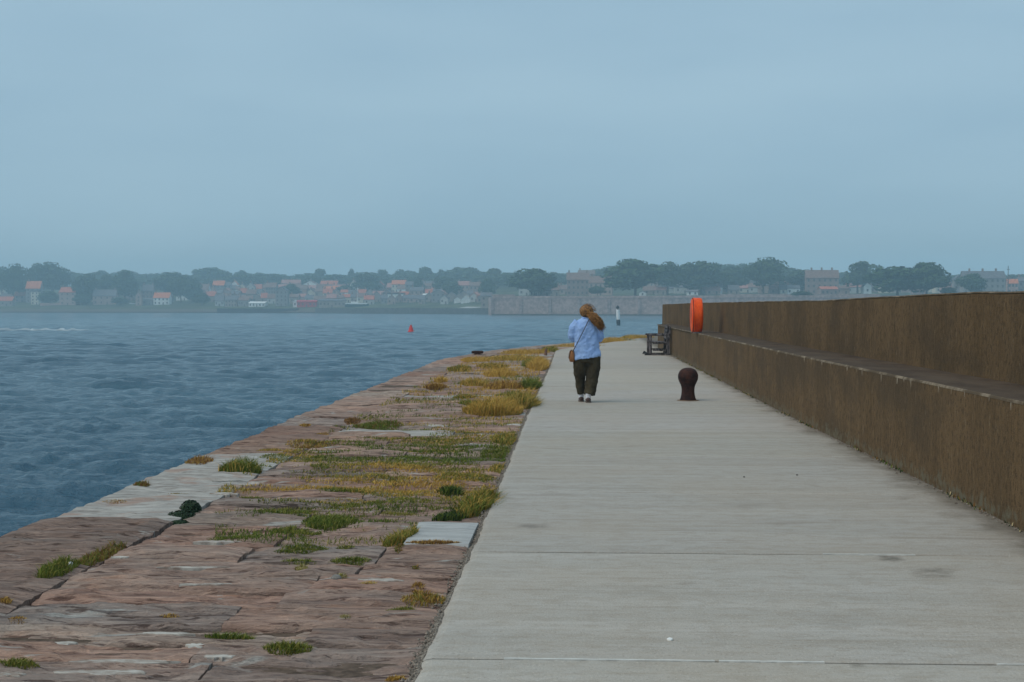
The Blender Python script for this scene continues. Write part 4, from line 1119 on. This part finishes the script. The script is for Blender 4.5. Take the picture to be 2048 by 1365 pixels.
for s in (-1, 1):
    sh = (s * 0.165, 0.0, 1.345); el = (s * 0.235 + 0.0, 0.015, 1.09); wr_ = (s * 0.075, 0.235, 1.13)
    bd.tube([sh, el], [0.05, 0.04], 10); bd.tube([el, wr_], [0.04, 0.026], 10)
    d = (Vector((s * 0.02, 0.30, 1.17)) - Vector(wr_)).normalized()
    pm = Vector(wr_) + d * 0.045
    bd.ball(tuple(pm), (0.034, 0.045, 0.02), 10, 6)
    for k in range(4):
        b0 = pm + d * 0.03 + Vector((0.0, 0, 1)) * (0.024 - 0.016 * k); ln = (0.062, 0.07, 0.066, 0.052)[k]
        side_ = Vector((-s * 0.6, 0.6, 0.1)).normalized()
        bd.tube([b0, b0 + d * ln * 0.5 + side_ * 0.006, b0 + d * ln * 0.75 + side_ * 0.028, b0 + d * ln * 0.7 + side_ * 0.045], [0.009, 0.0085, 0.008, 0.007], 7)
    th0 = pm + Vector((s * 0.004, -0.015, 0.022)); bd.tube([th0, th0 + Vector((-s * 0.01, 0.025, 0.03)), th0 + Vector((-s * 0.022, 0.05, 0.034))], [0.011, 0.0095, 0.008], 7)
body = soft(bd.build('body', skin, per), 0.0075, 3, 0.5)
# eyes, mouth
for s in (-1, 1): MB().ball((0.005 + s * 0.03, 0.128, 1.552), 0.011, 8, 6).build('eye', flat('eye_white', (0.7, 0.7, 0.68), 0.3), per)
MB().ball((0.005, 0.134, 1.492), (0.022, 0.008, 0.007), 10, 6).build('mouth', flat('lip', (0.45, 0.16, 0.14), 0.5), per)
# shirt
shirt_m = NT('blue_linen', 0.9, 0.15)
a = shirt_m.noise((9, 9, 5), 4, 0.6); b_ = shirt_m.noise((160, 160, 40), 2, 0.6)
c = shirt_m.mix(shirt_m.ramp(a, 0.3, 0.7), (0.275, 0.43, 0.76), (0.35, 0.515, 0.84)); c = shirt_m.mix(shirt_m.math('MULTIPLY', shirt_m.ramp(b_, 0.4, 0.7), 0.25), c, (0.44, 0.55, 0.88))
shirt_m.col(c); shirt_m.bump(shirt_m.noise((14, 14, 9), 4, 0.6), 0.5, 0.02)
sh = MB()
sh.rings([ell((0.0, 0.01, 1.445), 0.070, 0.062), ell((0.0, 0.0, 1.42), 0.105, 0.078), ell((0.0, -0.008, 1.385), 0.165, 0.098), ell((0.0, -0.015, 1.33), 0.205, 0.118), ell((0.0, -0.018, 1.25), 0.212, 0.130), ell((0.0, -0.015, 1.14), 0.208, 0.135),
          ell((0.008, -0.01, 1.02), 0.208, 0.138), ell((0.015, -0.008, 0.90), 0.220, 0.150), ell((0.020, -0.008, 0.80), 0.228, 0.158, 20, 0.10), ell((0.021, -0.008, 0.755), 0.226, 0.156, 20, 0.14)])
for s in (-1, 1):
    sh.tube([(s * 0.14, -0.005, 1.36), (s * 0.20, -0.005, 1.30), (s * 0.232, 0.0, 1.21), (s * 0.245, 0.01, 1.12)], [0.078, 0.080, 0.073, 0.066], 14)
    sh.tube([(s * 0.245, 0.008, 1.13), (s * 0.238, 0.03, 1.085), (s * 0.19, 0.11, 1.085), (s * 0.14, 0.175, 1.105)], [0.064, 0.062, 0.056, 0.052], 14)
shirt = soft(sh.build('shirt', shirt_m.m, per), 0.010, 4, 0.5, (0.045, 0.085))
MB().tube([ (0.068 * math.cos(a_), 0.012 + 0.062 * math.sin(a_), 1.452 + 0.012 * math.sin(a_ * 1.0)) for a_ in np.linspace(0, 6.28, 25)], 0.014, 8).build('collar', shirt_m.m, per, None, True)
# trousers
trm = NT('olive_cotton', 0.9, 0.15)
a = trm.noise((8, 8, 4), 4, 0.6)
trm.col(trm.mix(trm.ramp(a, 0.3, 0.7), (0.040, 0.031, 0.019), (0.072, 0.056, 0.032))); trm.bump(trm.noise((16, 16, 5), 4, 0.6), 0.6, 0.02)
tr = MB()
tr.rings([ell((0.02, 0, 0.98), 0.165, 0.12), ell((0.02, 0, 0.88), 0.20, 0.138), ell((0.02, 0, 0.76), 0.215, 0.145), ell((0.02, 0.01, 0.68), 0.205, 0.140)])
tr.tube([(-0.085, 0.0, 0.78), (-0.105, 0.045, 0.60), (-0.105, 0.11, 0.44), (-0.092, 0.16, 0.26), (-0.085, 0.185, 0.135)], [0.125, 0.118, 0.098, 0.080, 0.066], 18)
tr.tube([(0.125, 0.0, 0.78), (0.128, 0.02, 0.60), (0.108, 0.03, 0.44), (0.080, 0.005, 0.26), (0.058, -0.02, 0.130)], [0.125, 0.120, 0.110, 0.102, 0.098], 18)
soft(tr.build('trousers', trm.m, per), 0.010, 4, 0.5, (0.036, 0.09))
# socks and shoes
for f_, nm in ((LF, 0), (RF, 1)):
    MB().tube([(f_[0], f_[1] - 0.012, 0.05), (f_[0], f_[1] - 0.016, 0.17)], [0.042, 0.046], 12).build('sock', flat('white_sock', (0.72, 0.70, 0.74), 0.9, 0.1, 30), per)
    s_ = MB(); rr = []
    for (yv, wd, ht) in ((-0.085, 0.022, 0.045), (-0.075, 0.036, 0.07), (-0.03, 0.042, 0.078), (0.03, 0.044, 0.070), (0.09, 0.050, 0.052), (0.14, 0.046, 0.040), (0.175, 0.022, 0.028)):
        rr.append([(f_[0] + wd * math.cos(2 * math.pi * k / 14), f_[1] + yv, 0.012 + ht * (0.5 + 0.5 * math.sin(2 * math.pi * k / 14))) for k in range(14)])
    s_.rings(rr); so = s_.build('shoe', flat('brown_shoe', (0.075, 0.042, 0.036), 0.6, 0.2, 20), per, None, True)
    q = MB(); rr = []
    for (yv, wd) in ((-0.092, 0.024), (-0.075, 0.040), (0.0, 0.044), (0.09, 0.053), (0.15, 0.046), (0.185, 0.02)):
        rr.append([(f_[0] - wd, f_[1] + yv, 0.0), (f_[0] + wd, f_[1] + yv, 0.0), (f_[0] + wd, f_[1] + yv, 0.018), (f_[0] - wd, f_[1] + yv, 0.018)])
    q.rings(rr); q.build('sole', flat('shoe_sole', (0.16, 0.12, 0.10), 0.8), so)
# hair: a cap of locks gathered into a wind-blown tail
hm = NT('auburn_hair', 0.5, 0.35)
a = hm.noise((26, 26, 60), 4, 0.65)
hm.col(hm.mix(hm.ramp(a, 0.35, 0.65), (0.065, 0.026, 0.008), (0.42, 0.20, 0.058)))
hb = MB()
hb.ball((0.005, 0.020, 1.552), (0.117, 0.120, 0.114), 20, 12)
hr = random.Random(4)
for k in range(420):      # strands over the skull running to the gather behind the right ear
    a0 = hr.uniform(-2.6, 2.6); el = hr.uniform(-0.55, 1.45)
    d = Vector((math.sin(a0) * math.cos(el), -math.cos(a0) * math.cos(el), math.sin(el)))
    if d.y > 0.55: continue
    c0 = Vector((0.005, 0.022, 1.555)); g = Vector((0.055, -0.085, 1.50))
    p0 = c0 + Vector((d.x * 0.117, d.y * 0.121, d.z * 0.114))
    dm = ((p0 - c0).normalized() + (g - c0).normalized() * 1.2).normalized()
    p1 = c0 + Vector((dm.x * 0.123, dm.y * 0.128, dm.z * 0.119)) + Vector((hr.uniform(-1, 1), hr.uniform(-1, 1), hr.uniform(-1, 1))) * 0.008
    hb.tube([p0, p1, g + Vector((hr.uniform(-1, 1), hr.uniform(-1, 1), hr.uniform(-1, 1))) * 0.016], [0.004, 0.0055, 0.004], 4)
for k in range(620):      # tail streaming to the right and down
    o = Vector((hr.gauss(0, 1), hr.gauss(0, 1), hr.gauss(0, 1)))
    p0 = Vector((0.045, -0.085, 1.505)) + o * 0.016
    p1 = Vector((0.125, -0.115, 1.455)) + o * 0.027 + Vector((hr.gauss(0, 1), 0, hr.gauss(0, 1))) * 0.006
    p2 = Vector((0.200, -0.130, 1.375)) + o * 0.031 + Vector((hr.gauss(0, 1), 0, hr.gauss(0, 1))) * 0.008
    u = hr.uniform(-0.1, 1.1)
    p3 = Vector((0.222 + 0.055 * u, -0.13, 1.340 - 0.085 * u)) + o * 0.028
    hb.tube([p0, p1, p2, p3], [0.004, 0.0050, 0.0042, 0.0012], 4)
for k in range(60):       # flyaways
    a0 = hr.uniform(-1.7, 1.7)
    p0 = Vector((0.005 + 0.122 * math.sin(a0), 0.0, 1.555 + 0.114 * math.cos(a0)))
    hb.tube([p0, p0 + Vector((0.015 + hr.uniform(0, 0.02), 0, hr.uniform(0.0, 0.022))), p0 + Vector((0.045, hr.uniform(-0.02, 0.02), hr.uniform(-0.012, 0.02)))], [0.002, 0.0016, 0.0008], 4)
hb.build('hair', hm.m, per, None, True)
# shoulder bag (carried thing)
bg = empty('shoulder_bag', (pg.x - 0.238, pg.y + 0.0, 0.690)); tag(bg, 'small tan leather shoulder bag hanging at the walking person\'s left hip', 'bag')
lm = flat('tan_leather', (0.30, 0.115, 0.035), 0.55, 0.25, 16, 0.4)
q = MB(); rr = []
for (z, hw, hy) in ((0.0, 0.022, 0.07), (0.012, 0.036, 0.092), (0.06, 0.043, 0.102), (0.11, 0.037, 0.092), (0.15, 0.026, 0.078), (0.165, 0.012, 0.062)):
    rr.append([(hw * math.copysign(abs(math.cos(t_)) ** 0.7, math.cos(t_)), hy * math.copysign(abs(math.sin(t_)) ** 0.7, math.sin(t_)), z) for t_ in np.linspace(0, 2 * math.pi, 17)[:-1]])
q.rings([[(a_[0] * 1.25, a_[1] * 1.1, a_[2] * 1.2) for a_ in g_] for g_ in rr]); q.build('pouch', lm, bg, None, True)
q = MB(); q.rings([[(-0.050, -0.07, 0.05), (-0.050, 0.07, 0.05), (-0.044, 0.07, 0.05), (-0.044, -0.07, 0.05)], [(-0.046, -0.085, 0.11), (-0.046, 0.085, 0.11), (-0.040, 0.085, 0.11), (-0.040, -0.085, 0.11)], [(-0.030, -0.08, 0.158), (-0.030, 0.08, 0.158), (-0.024, 0.08, 0.155), (-0.024, -0.08, 0.155)], [(0.0, -0.07, 0.176), (0.0, 0.07, 0.176), (0.0, 0.07, 0.170), (0.0, -0.07, 0.170)]])
q.build('flap', flat('dark_leather', (0.19, 0.07, 0.025), 0.6, 0.2, 16), bg, None, True).scale = (1.25, 1.1, 1.2)
st_ = []
ox, oz = 0.238, -0.690
for u in np.linspace(0, 1, 14):      # back run, hip to right of the neck
    x = -0.222 + (0.055 + 0.222) * u; z = 0.87 + (1.425 - 0.87) * u
    yv = -0.008 - 0.172 * math.sqrt(max(0.0, 1 - (x / 0.245) ** 2)) * (1.0 - 0.42 * max(0, (u - 0.72) / 0.28)) - 0.012
    st_.append((x + ox, yv, z + oz))
top_ = (0.085 + ox, 0.0, 1.432 + oz)
fr = [(st_[k][0], 0.004 - st_[k][1], st_[k][2]) for k in range(len(st_) - 1, -1, -1)]
path = [(ox - 0.236, -0.05, 0.16)] + st_ + [top_] + fr + [(ox - 0.236, 0.05, 0.16)]
MB().tube(path, [(0.007, 0.007)] * len(path), 6).build('strap', flat('dark_strap', (0.055, 0.032, 0.03), 0.6), bg, None, True)

# ------------------------------------------------------------------ grass
GR = {'g': ((0.075, 0.115, 0.016), (0.15, 0.185, 0.030)), 'y': ((0.18, 0.175, 0.030), (0.31, 0.26, 0.060)), 'o': ((0.40, 0.235, 0.045), (0.64, 0.40, 0.10)), 'r': ((0.17, 0.085, 0.03), (0.31, 0.16, 0.05)),
      'd': ((0.016, 0.036, 0.012), (0.035, 0.062, 0.020)), 't': ((0.32, 0.24, 0.12), (0.50, 0.40, 0.22))}
def blades(name, x, y, z, h, col, width, lean, seed, bend=0.5):
    r = np.random.default_rng(seed); n = len(x)
    a = r.random(n) * 6.283; wv = np.stack([np.cos(a), np.sin(a), 0 * a], 1) * (width * r.uniform(0.7, 1.3, n))[:, None]
    ld = r.random(n) * 6.283; lm_ = h * lean * r.random(n)
    off = np.stack([np.cos(ld) * lm_ + h * 0.18, np.sin(ld) * lm_, 0 * h], 1)
    b0 = np.stack([x, y, z], 1); mid = b0 + off * 0.35; mid[:, 2] += h * 0.62; tip = b0 + off; tip[:, 2] += h * np.clip(1 - 0.25 * r.random(n), 0, 1)
    v = np.stack([b0 - wv, b0 + wv, mid + wv * 0.75, mid - wv * 0.75, tip], 1)
    i = np.arange(n)[:, None] * 5
    f = np.concatenate([i + np.array([[0, 1, 2]]), i + np.array([[0, 2, 3]]), i + np.array([[3, 2, 4]])], 0)
    me = np_mesh(name, v.reshape(-1, 3), f)
    ca = me.color_attributes.new('blade', 'FLOAT_COLOR', 'POINT')
    cc = np.ones((n, 5, 4), np.float32); k = np.array([0.55, 0.55, 0.9, 0.9, 1.08])[None, :, None]
    cc[:, :, :3] = col[:, None, :] * (1.0 + 0 * k)
    ca.data.foreach_set('color', cc.ravel())
    return me
def kindcol(kinds, r):
    """kinds: list of keys -> random colour per blade"""
    lo = np.array([GR[k][0] for k in kinds]); hi = np.array([GR[k][1] for k in kinds]); t_ = r.random((len(kinds), 1))
    return lo + (hi - lo) * t_
ACC = []
def patch_pts(px, py, wpx, hpx, n, r, slope=0.0):
    a = r.random(n) * 6.283; q = np.sqrt(r.random(n))
    X = px + wpx / 2 * q * np.cos(a); Y = py + hpx / 2 * q * np.sin(a) + slope * (X - px)
    x, y = ground_np(X, Y, -0.03)
    return x, y
def scatter(px, py, wpx, hpx, n, h, kinds, seed, slope=0.0, width=None):
    n = int(n * 2.1)
    if h < 0.1: h = h * 0.9
    r = np.random.default_rng(seed); x, y = patch_pts(px, py, wpx, hpx, n, r, slope)
    # clumpy: heights fall towards the rim
    e = ((np.array(x) - x.mean()) / (x.std() * 2 + 1e-6)) ** 2
    hh = h * (0.25 + 0.95 * r.random(n) ** 1.4) * np.clip(1.15 - 0.6 * e, 0.3, 1.2)
    kk = [kinds[i] for i in r.integers(0, len(kinds), n)]
    return x, y, zgs(x, y) - 0.008, hh, kindcol(kk, r), (width or 0.0026) * np.sqrt(np.clip(y / 8, 0.8, 6))
# named tufts: single clumps one can point at
TUFT = [
 (118, 1146, 90, 26, 900, 0.075, 'gggyy', 'long green grass tuft with a white shell at its edge on the outer stones', -0.35),
 (200, 1112, 110, 20, 700, 0.06, 'gyyrr', 'thin brownish green grass strip continuing from the shell tuft', -0.3),
 (480, 945, 86, 14, 1100, 0.13, 'ggggyo', 'tall bright green grass tuft on the pale edge stones', 0),
 (397, 925, 58, 8, 420, 0.06, 'rrro', 'rusty brown grass fringe on the outermost edge beside the tall green tuft', 0),
 (283, 970, 34, 6, 260, 0.05, 'rrg', 'small brown grass fringe on the outermost edge of the pale stones', 0),
 (458, 1270, 104, 14, 620, 0.045, 'gggy', 'flat green grass tuft between pale stone flakes in the foreground', 0),
 (576, 1293, 100, 18, 800, 0.05, 'ggyy', 'rounded green and yellow grass tuft in the reddish foreground stones', 0),
 (35, 1328, 90, 12, 420, 0.04, 'gyy', 'low yellow-green grass strip beside the white streaked stone', 0),
 (800, 1226, 66, 8, 300, 0.03, 'yyg', 'short yellow-green grass strip in a joint near the walkway edge', 0),
 (848, 1206, 96, 16, 520, 0.045, 'yyoor', 'orange-tinged grass tuft touching the walkway edge', 0),
 (960, 1012, 100, 28, 2000, 0.125, 'gggyyoo', 'biggest grass tuft with ochre tips leaning over the walkway edge', -0.25),
 (905, 1030, 84, 16, 900, 0.08, 'ddgg', 'dark green grass clump at the foot of the biggest ochre tuft', -0.2),
 (902, 990, 54, 10, 600, 0.09, 'ddgg', 'small dark green rounded grass clump among yellow grass', 0),
 (660, 1045, 112, 26, 1400, 0.07, 'ggggy', 'bright green grass clump in the middle of the stones', 0),
 (800, 1080, 70, 16, 700, 0.09, 'yyog', 'yellow grass clump at the corner of the pale blue-grey slab', -0.2),
 (470, 1083, 120, 8, 520, 0.03, 'ggy', 'thin green grass strip along a stone joint', 0),
]
for k, (px_, py_, w_, h_, n_, hh_, kd, lab, slp) in enumerate(TUFT):
    a = scatter(px_, py_, w_, h_, n_, hh_, kd, 100 + k, slp)
    c = np.array([a[0].mean(), a[1].mean(), -0.035])
    me = blades('grass_tuft', a[0] - c[0], a[1] - c[1], a[2] - c[2], a[3], a[4], a[5], 1.1, 300 + k)
    tag(link('grass_tuft', me, MATS['grass'], None, c), lab, 'grass')
# dark leafy cushions
cm_ = NT('cushion_leaf', 0.6, 0.2); a = cm_.noise((40, 40, 40), 3, 0.6); cm_.col(cm_.mix(cm_.ramp(a, 0.3, 0.7), (0.010, 0.026, 0.012), (0.034, 0.062, 0.026)))
def cushion(px_, py_, w_, hgt, seed, lab):
    r = np.random.default_rng(seed); p = ground(px_, py_, -0.05); n = 900; rad_ = w_ / 2 / F * p.y
    d = r.normal(size=(n, 3)); d[:, 2] = np.abs(d[:, 2]); d /= np.linalg.norm(d, axis=1)[:, None]
    c = d * np.array([rad_, rad_ * 1.1, hgt]) * (0.75 + 0.3 * r.random((n, 1)))
    t1 = np.cross(d, r.normal(size=(n, 3))); t1 /= np.linalg.norm(t1, axis=1)[:, None]; t2 = np.cross(d, t1); sz = 0.014 * r.uniform(0.6, 1.3, (n, 1))
    v = np.stack([c - t1 * sz, c + t2 * sz * 0.6 + d * 0.006, c + t1 * sz, c - t2 * sz * 0.6 + d * 0.006], 1).reshape(-1, 3)
    tag(link('cushion_plant', np_mesh('cushion_plant', v, np.arange(n * 4).reshape(-1, 4)), cm_.m, None, (p.x, p.y, -0.07)), lab, 'plant')
cushion(381, 1026, 46, 0.12, 1, 'domed dark green leafy cushion plant at the rim of the pale stones')
cushion(362, 1036, 66, 0.075, 2, 'flat dark green leafy mat below the domed cushion plant')
cushion(358, 1048, 44, 0.045, 3, 'smallest dark green leafy mat trailing from the domed cushion')

# everything else: uncounted grass in the joints and over the far stones
xs, ys_, zs, hs, cs, ws = [], [], [], [], [], []
def addp(*a):
    s = scatter(*a); xs.append(s[0]); ys_.append(s[1]); zs.append(s[2]); hs.append(s[3]); cs.append(s[4]); ws.append(s[5])
SMALL = [(835, 1188, 30, 10, 180, 0.03, 'or'), (735, 1179, 40, 6, 160, 0.02, 'to'), (680, 1160, 30, 8, 120, 0.03, 'yt'), (602, 1142, 26, 16, 160, 0.035, 'ty'), (700, 1122, 86, 9, 360, 0.035, 'ggy'), (596, 1124, 70, 8, 260, 0.035, 'gy'),
         (602, 1104, 112, 8, 420, 0.035, 'ggy'), (690, 1100, 40, 5, 120, 0.03, 'gy'), (590, 1062, 110, 12, 420, 0.04, 'yg'), (866, 1094, 112, 4, 420, 0.03, 'rro'), (560, 1024, 130, 12, 560, 0.035, 'yyg'), (600, 1018, 90, 8, 300, 0.03, 'gy'),
         (690, 984, 120, 10, 520, 0.04, 'ygg'), (690, 1008, 70, 8, 240, 0.03, 'yg'), (790, 1022, 90, 8, 320, 0.03, 'yy'), (700, 1003, 200, 5, 360, 0.025, 'yo'), (812, 1000, 80, 8, 300, 0.035, 'yg'), (780, 958, 120, 10, 420, 0.03, 'yg'),
         (930, 958, 130, 14, 700, 0.05, 'yygo'), (1005, 940, 60, 14, 420, 0.06, 'ygo'), (840, 938, 130, 8, 420, 0.03, 'yo'), (640, 918, 110, 12, 460, 0.04, 'gy'), (560, 918, 90, 8, 300, 0.035, 'yg'), (740, 915, 120, 6, 320, 0.03, 'gy'), (850, 912, 160, 8, 460, 0.03, 'yg'),
         (620, 889, 100, 10, 460, 0.05, 'ryo'), (755, 852, 100, 14, 620, 0.09, 'gggr'), (705, 842, 34, 6, 160, 0.06, 'rr'), (610, 855, 26, 6, 140, 0.05, 'ro'), (644, 867, 26, 6, 140, 0.04, 'or'), (800, 880, 120, 6, 320, 0.03, 'yo'), (900, 886, 170, 12, 800, 0.04, 'yyog'),
         (1015, 884, 70, 16, 620, 0.08, 'gyo'), (870, 900, 150, 8, 460, 0.03, 'yog'), (1000, 905, 80, 12, 420, 0.06, 'yg'), (935, 869, 60, 5, 160, 0.03, 'gy'), (340, 1094, 70, 6, 200, 0.025, 'yg'), (830, 1140, 14, 8, 70, 0.03, 'rg'), (797, 1100, 22, 18, 160, 0.03, 'rg'),
         (10, 1212, 26, 8, 90, 0.03, 'ro'), (35, 1240, 40, 8, 110, 0.02, 'ro'), (340, 1230, 44, 6, 120, 0.02, 'ro'), (790, 1352, 46, 6, 160, 0.025, 'oor'), (690, 1238, 26, 8, 80, 0.025, 'ty'), (505, 1000, 60, 5, 140, 0.03, 'yg'), (640, 940, 40, 8, 160, 0.04, 'gy'),
         (360, 988, 60, 4, 120, 0.02, 'ry'), (230, 1000, 60, 4, 120, 0.02, 'ro'), (540, 905, 60, 8, 160, 0.04, 'yo')]
FARP = [(985, 826, 120, 12, 1500, 0.20, 'ooooy'), (1040, 812, 80, 16, 1400, 0.22, 'ooyyg'), (960, 812, 90, 8, 700, 0.10, 'ggoy'), (1060, 775, 50, 9, 700, 0.18, 'ggy'), (1010, 777, 90, 6, 700, 0.16, 'rroo'), (870, 778, 50, 5, 400, 0.13, 'rro'), (880, 766, 26, 6, 260, 0.14, 'oo'),
        (950, 770, 60, 7, 500, 0.15, 'ooy'), (1000, 750, 70, 8, 700, 0.16, 'ooo'), (1075, 735, 44, 16, 1100, 0.24, 'ooo'), (1058, 732, 30, 10, 400, 0.18, 'ggy'), (918, 740, 50, 7, 360, 0.14, 'ggoo'), (950, 722, 60, 7, 500, 0.15, 'oo'), (1020, 718, 110, 8, 800, 0.15, 'oooy'),
        (985, 735, 70, 5, 400, 0.12, 'oog'), (1100, 702, 36, 5, 300, 0.2, 'ggo'), (1050, 706, 100, 5, 500, 0.14, 'oo'), (1160, 693, 110, 3, 500, 0.16, 'oot'), (1225, 683, 60, 4, 600, 0.2, 'ooo'), (1275, 676, 70, 4, 700, 0.2, 'oooy'), (1250, 682, 60, 3, 260, 0.15, 'ggo'), (1020, 790, 60, 5, 300, 0.08, 'yg'), (930, 795, 50, 5, 260, 0.08, 'go')]
sd2 = 500
for q in SMALL + FARP:
    addp(q[0], q[1], q[2], q[3], int(q[4] * (1.9 if q[1] > 850 else 2.2)), q[5] * 1.0, q[6], sd2); sd2 += 1
# joints and thin cover between the named patches
r = np.random.default_rng(99); n = 330000
PX = r.uniform(430, 1080, n); PY = 700 + 400 * r.random(n) ** 0.9
gx, gy = ground_np(PX, PY, -0.055)
inside = (gx > pl(P_AP, gy) + 0.9) & ~((gy > 9.65) & (gy < 10.78) & (gx > -1.26)) & (gx < pl(P_WL, gy) - 0.02)
dj = np.min(np.abs(gy[:, None] - np.array(yy)[None, :]), 1)
den = fbm(gx * 1.3 + 3, gy * 3.2, 61, 4)
edge = sstep(-3.4, -0.9, gx)
wgt = sstep(0.47, 0.58, den + 0.10 * edge + 0.10 * (dj < 0.06) - 0.05) * np.interp(gy, [9, 10.5, 12, 18, 22, 28, 60], [0.0, 0.2, 0.55, 0.65, 0.45, 0.8, 0.9])
wgt = np.maximum(wgt, ((dj < 0.035) & (gy < 26)) * 0.35 * edge * sstep(0.42, 0.55, den) * sstep(9, 12, gy))
keep = inside & (r.random(n) < wgt)
gx, gy = gx[keep], gy[keep]; m_ = len(gx)
hue = fbm(gx * 0.8, gy * 0.7, 71, 3) + r.normal(0, 0.08, m_) + np.interp(gy, [10, 18, 24, 40], [-0.10, -0.05, 0.10, 0.2])
kk = np.where(hue < 0.42, 'g', np.where(hue < 0.60, 'y', 'o'))
xs.append(gx); ys_.append(gy); zs.append(zgs(gx, gy) - 0.008); hs.append((0.016 + 0.034 * r.random(m_) ** 1.5) * np.interp(gy, [10, 22, 30], [1, 1.3, 2.2])); cs.append(kindcol(list(kk), r)); ws.append(0.003 * np.sqrt(np.clip(gy / 8, 0.8, 6)))
wy = rng.uniform(9, 45, 2600) ; wk = fbm(wy * 1.7, wy * 0 + 2, 55, 3) > 0.52; wy = wy[wk]
wx = pl(P_WR, wy) - np.abs(rng.normal(0, 0.022, len(wy))); kkw = list(rng.choice(['d', 't', 'd', 'r', 'g'], len(wy)))
xs.append(wx); ys_.append(wy); zs.append(np.zeros(len(wy))); hs.append(0.012 + 0.035 * rng.random(len(wy)) ** 2); cs.append(kindcol(kkw, rng)); ws.append(0.004 * np.sqrt(np.clip(wy / 8, 0.8, 6)))
me = blades('grass', *[np.concatenate(q) for q in (xs, ys_, zs, hs, cs)], np.concatenate(ws), 1.2, 4242)
tag(link('grass', me, MATS['grass']), 'short green to ochre grass growing in the joints of the stone apron', 'grass', kind='stuff')

# ------------------------------------------------------------------ grit in the gap beside the walkway and along the wall foot
r = np.random.default_rng(8); n = 6000
gy = 4.5 + 45 * r.random(n) ** 1.7
left = r.random(n) < 0.72
gx = np.where(left, pl(P_WL, gy) - 0.022 + r.normal(0, 0.020, n), pl(P_WR, gy) - np.abs(r.normal(0, 0.035, n)))
gz = np.where(left, -0.022, 0.002)
sz = 0.004 + 0.012 * r.random(n) ** 2
octv = np.array([(1, 0, 0), (0, 1, 0), (-1, 0, 0), (0, -1, 0), (0, 0, 0.8), (0, 0, -0.8)])
v = octv[None] * sz[:, None, None] * r.uniform(0.6, 1.3, (n, 6, 3)) + np.stack([gx, gy, gz], 1)[:, None, :]
fo = np.array([(0, 1, 4), (1, 2, 4), (2, 3, 4), (3, 0, 4), (1, 0, 5), (2, 1, 5), (3, 2, 5), (0, 3, 5)])
f = (np.arange(n)[:, None, None] * 6 + fo[None]).reshape(-1, 3)
tag(link('grit', np_mesh('grit', v.reshape(-1, 3), f), flat('grit_stone', (0.20, 0.165, 0.135), 0.9, 0.5, 60)), 'loose grit lying in the gap beside the concrete walkway', 'grit', kind='stuff')

yv = np.arange(3.0, 56, 0.06); st = []
for y_ in yv:
    a_ = float(pl(P_WL, y_)); n_ = float(fbm(np.array([y_ * 3.0]), np.array([4.0]), 12, 4)[0])
    for dx_, dz_ in ((-0.045 - 0.03 * n_, -0.055), (-0.028, -0.036 + 0.016 * n_), (-0.005, -0.026 + 0.018 * n_), (0.03, -0.035)):
        st.append((a_ + dx_, y_, dz_))
gt = NT('gap_grit', 0.95, 0.1); a = gt.noise((60, 45, 60), 4, 0.75); gt.col(gt.mix(gt.ramp(a, 0.38, 0.62), (0.085, 0.07, 0.056), (0.34, 0.29, 0.24))); gt.bump(a, 1.0, 0.012)
link('joint_grit', np_mesh('joint_grit', np.array(st), grid_faces(4, len(yv))), gt.m, apron)
# small single things on the ground
def chip(name, px_, py_, wx, wy, h, mat, lab, cat, z=0.0, seed=0):
    p = ground(px_, py_, z); p.z = max(z, zg(p.x, p.y)) if z < 0 else z; m = MB(); rg = []
    for zz, s in ((-0.01, 1.0), (h * 0.6, 0.95), (h, 0.6)):
        q = random.Random(seed)
        rg.append([(wx / 2 * s * math.cos(k * 0.6283) * q.uniform(0.8, 1.1), wy / 2 * s * math.sin(k * 0.6283) * q.uniform(0.8, 1.1), zz) for k in range(10)])
    m.rings(rg); tag(m.build(name, mat, None, p), lab, cat)
wc = flat('white_scrap', (0.78, 0.77, 0.74), 0.7, 0.05)
chip('paper_scrap', 1340, 1279, 0.032, 0.05, 0.006, wc, 'tiny white scrap lying on the bare concrete', 'litter', 0.003, 1)
chip('shell', 141, 1141, 0.035, 0.05, 0.03, wc, 'small white shell at the edge of the long green tuft', 'shell', -0.03, 2)
chip('stone_chip', 672, 1166, 0.07, 0.08, 0.03, flat('grey_pebble', (0.22, 0.20, 0.18), 0.85, 0.2, 20), 'small grey pebble beside a dry grass sprig', 'stone', -0.03, 6)
for k, (a, b_) in enumerate(((1594, 951), (1488, 955))):
    chip('dark_pebble', a, b_, 0.022, 0.03, 0.008, flat('dark_pebble', (0.03, 0.028, 0.025), 0.8), 'small dark pebble lying on the open concrete', 'pebble', 0.0, 20 + k)
for o in bpy.data.objects:
    if o.name.startswith('dark_pebble'): o['group'] = 'pebbles on the concrete'

# ------------------------------------------------------------------ haze
hz = bpy.data.materials.new('sea_haze'); hz.use_nodes = True
ht = hz.node_tree; ht.nodes.clear()
ho = ht.nodes.new('ShaderNodeOutputMaterial'); hv = ht.nodes.new('ShaderNodeVolumePrincipled')
hv.inputs['Color'].default_value = (0.62, 0.87, 1.0, 1)
hv.inputs['Density'].default_value = 0.00056
hv.inputs['Anisotropy'].default_value = 0.0
ht.links.new(hv.outputs['Volume'], ho.inputs['Volume'])
hz_o = MB().box(-2700, 2700, -200, 2700, -7.5, 85).build('haze', hz)
tag(hz_o, 'thin pale sea haze over the water and far shore', 'haze', kind='stuff')
hz_o.display_type = 'WIRE'
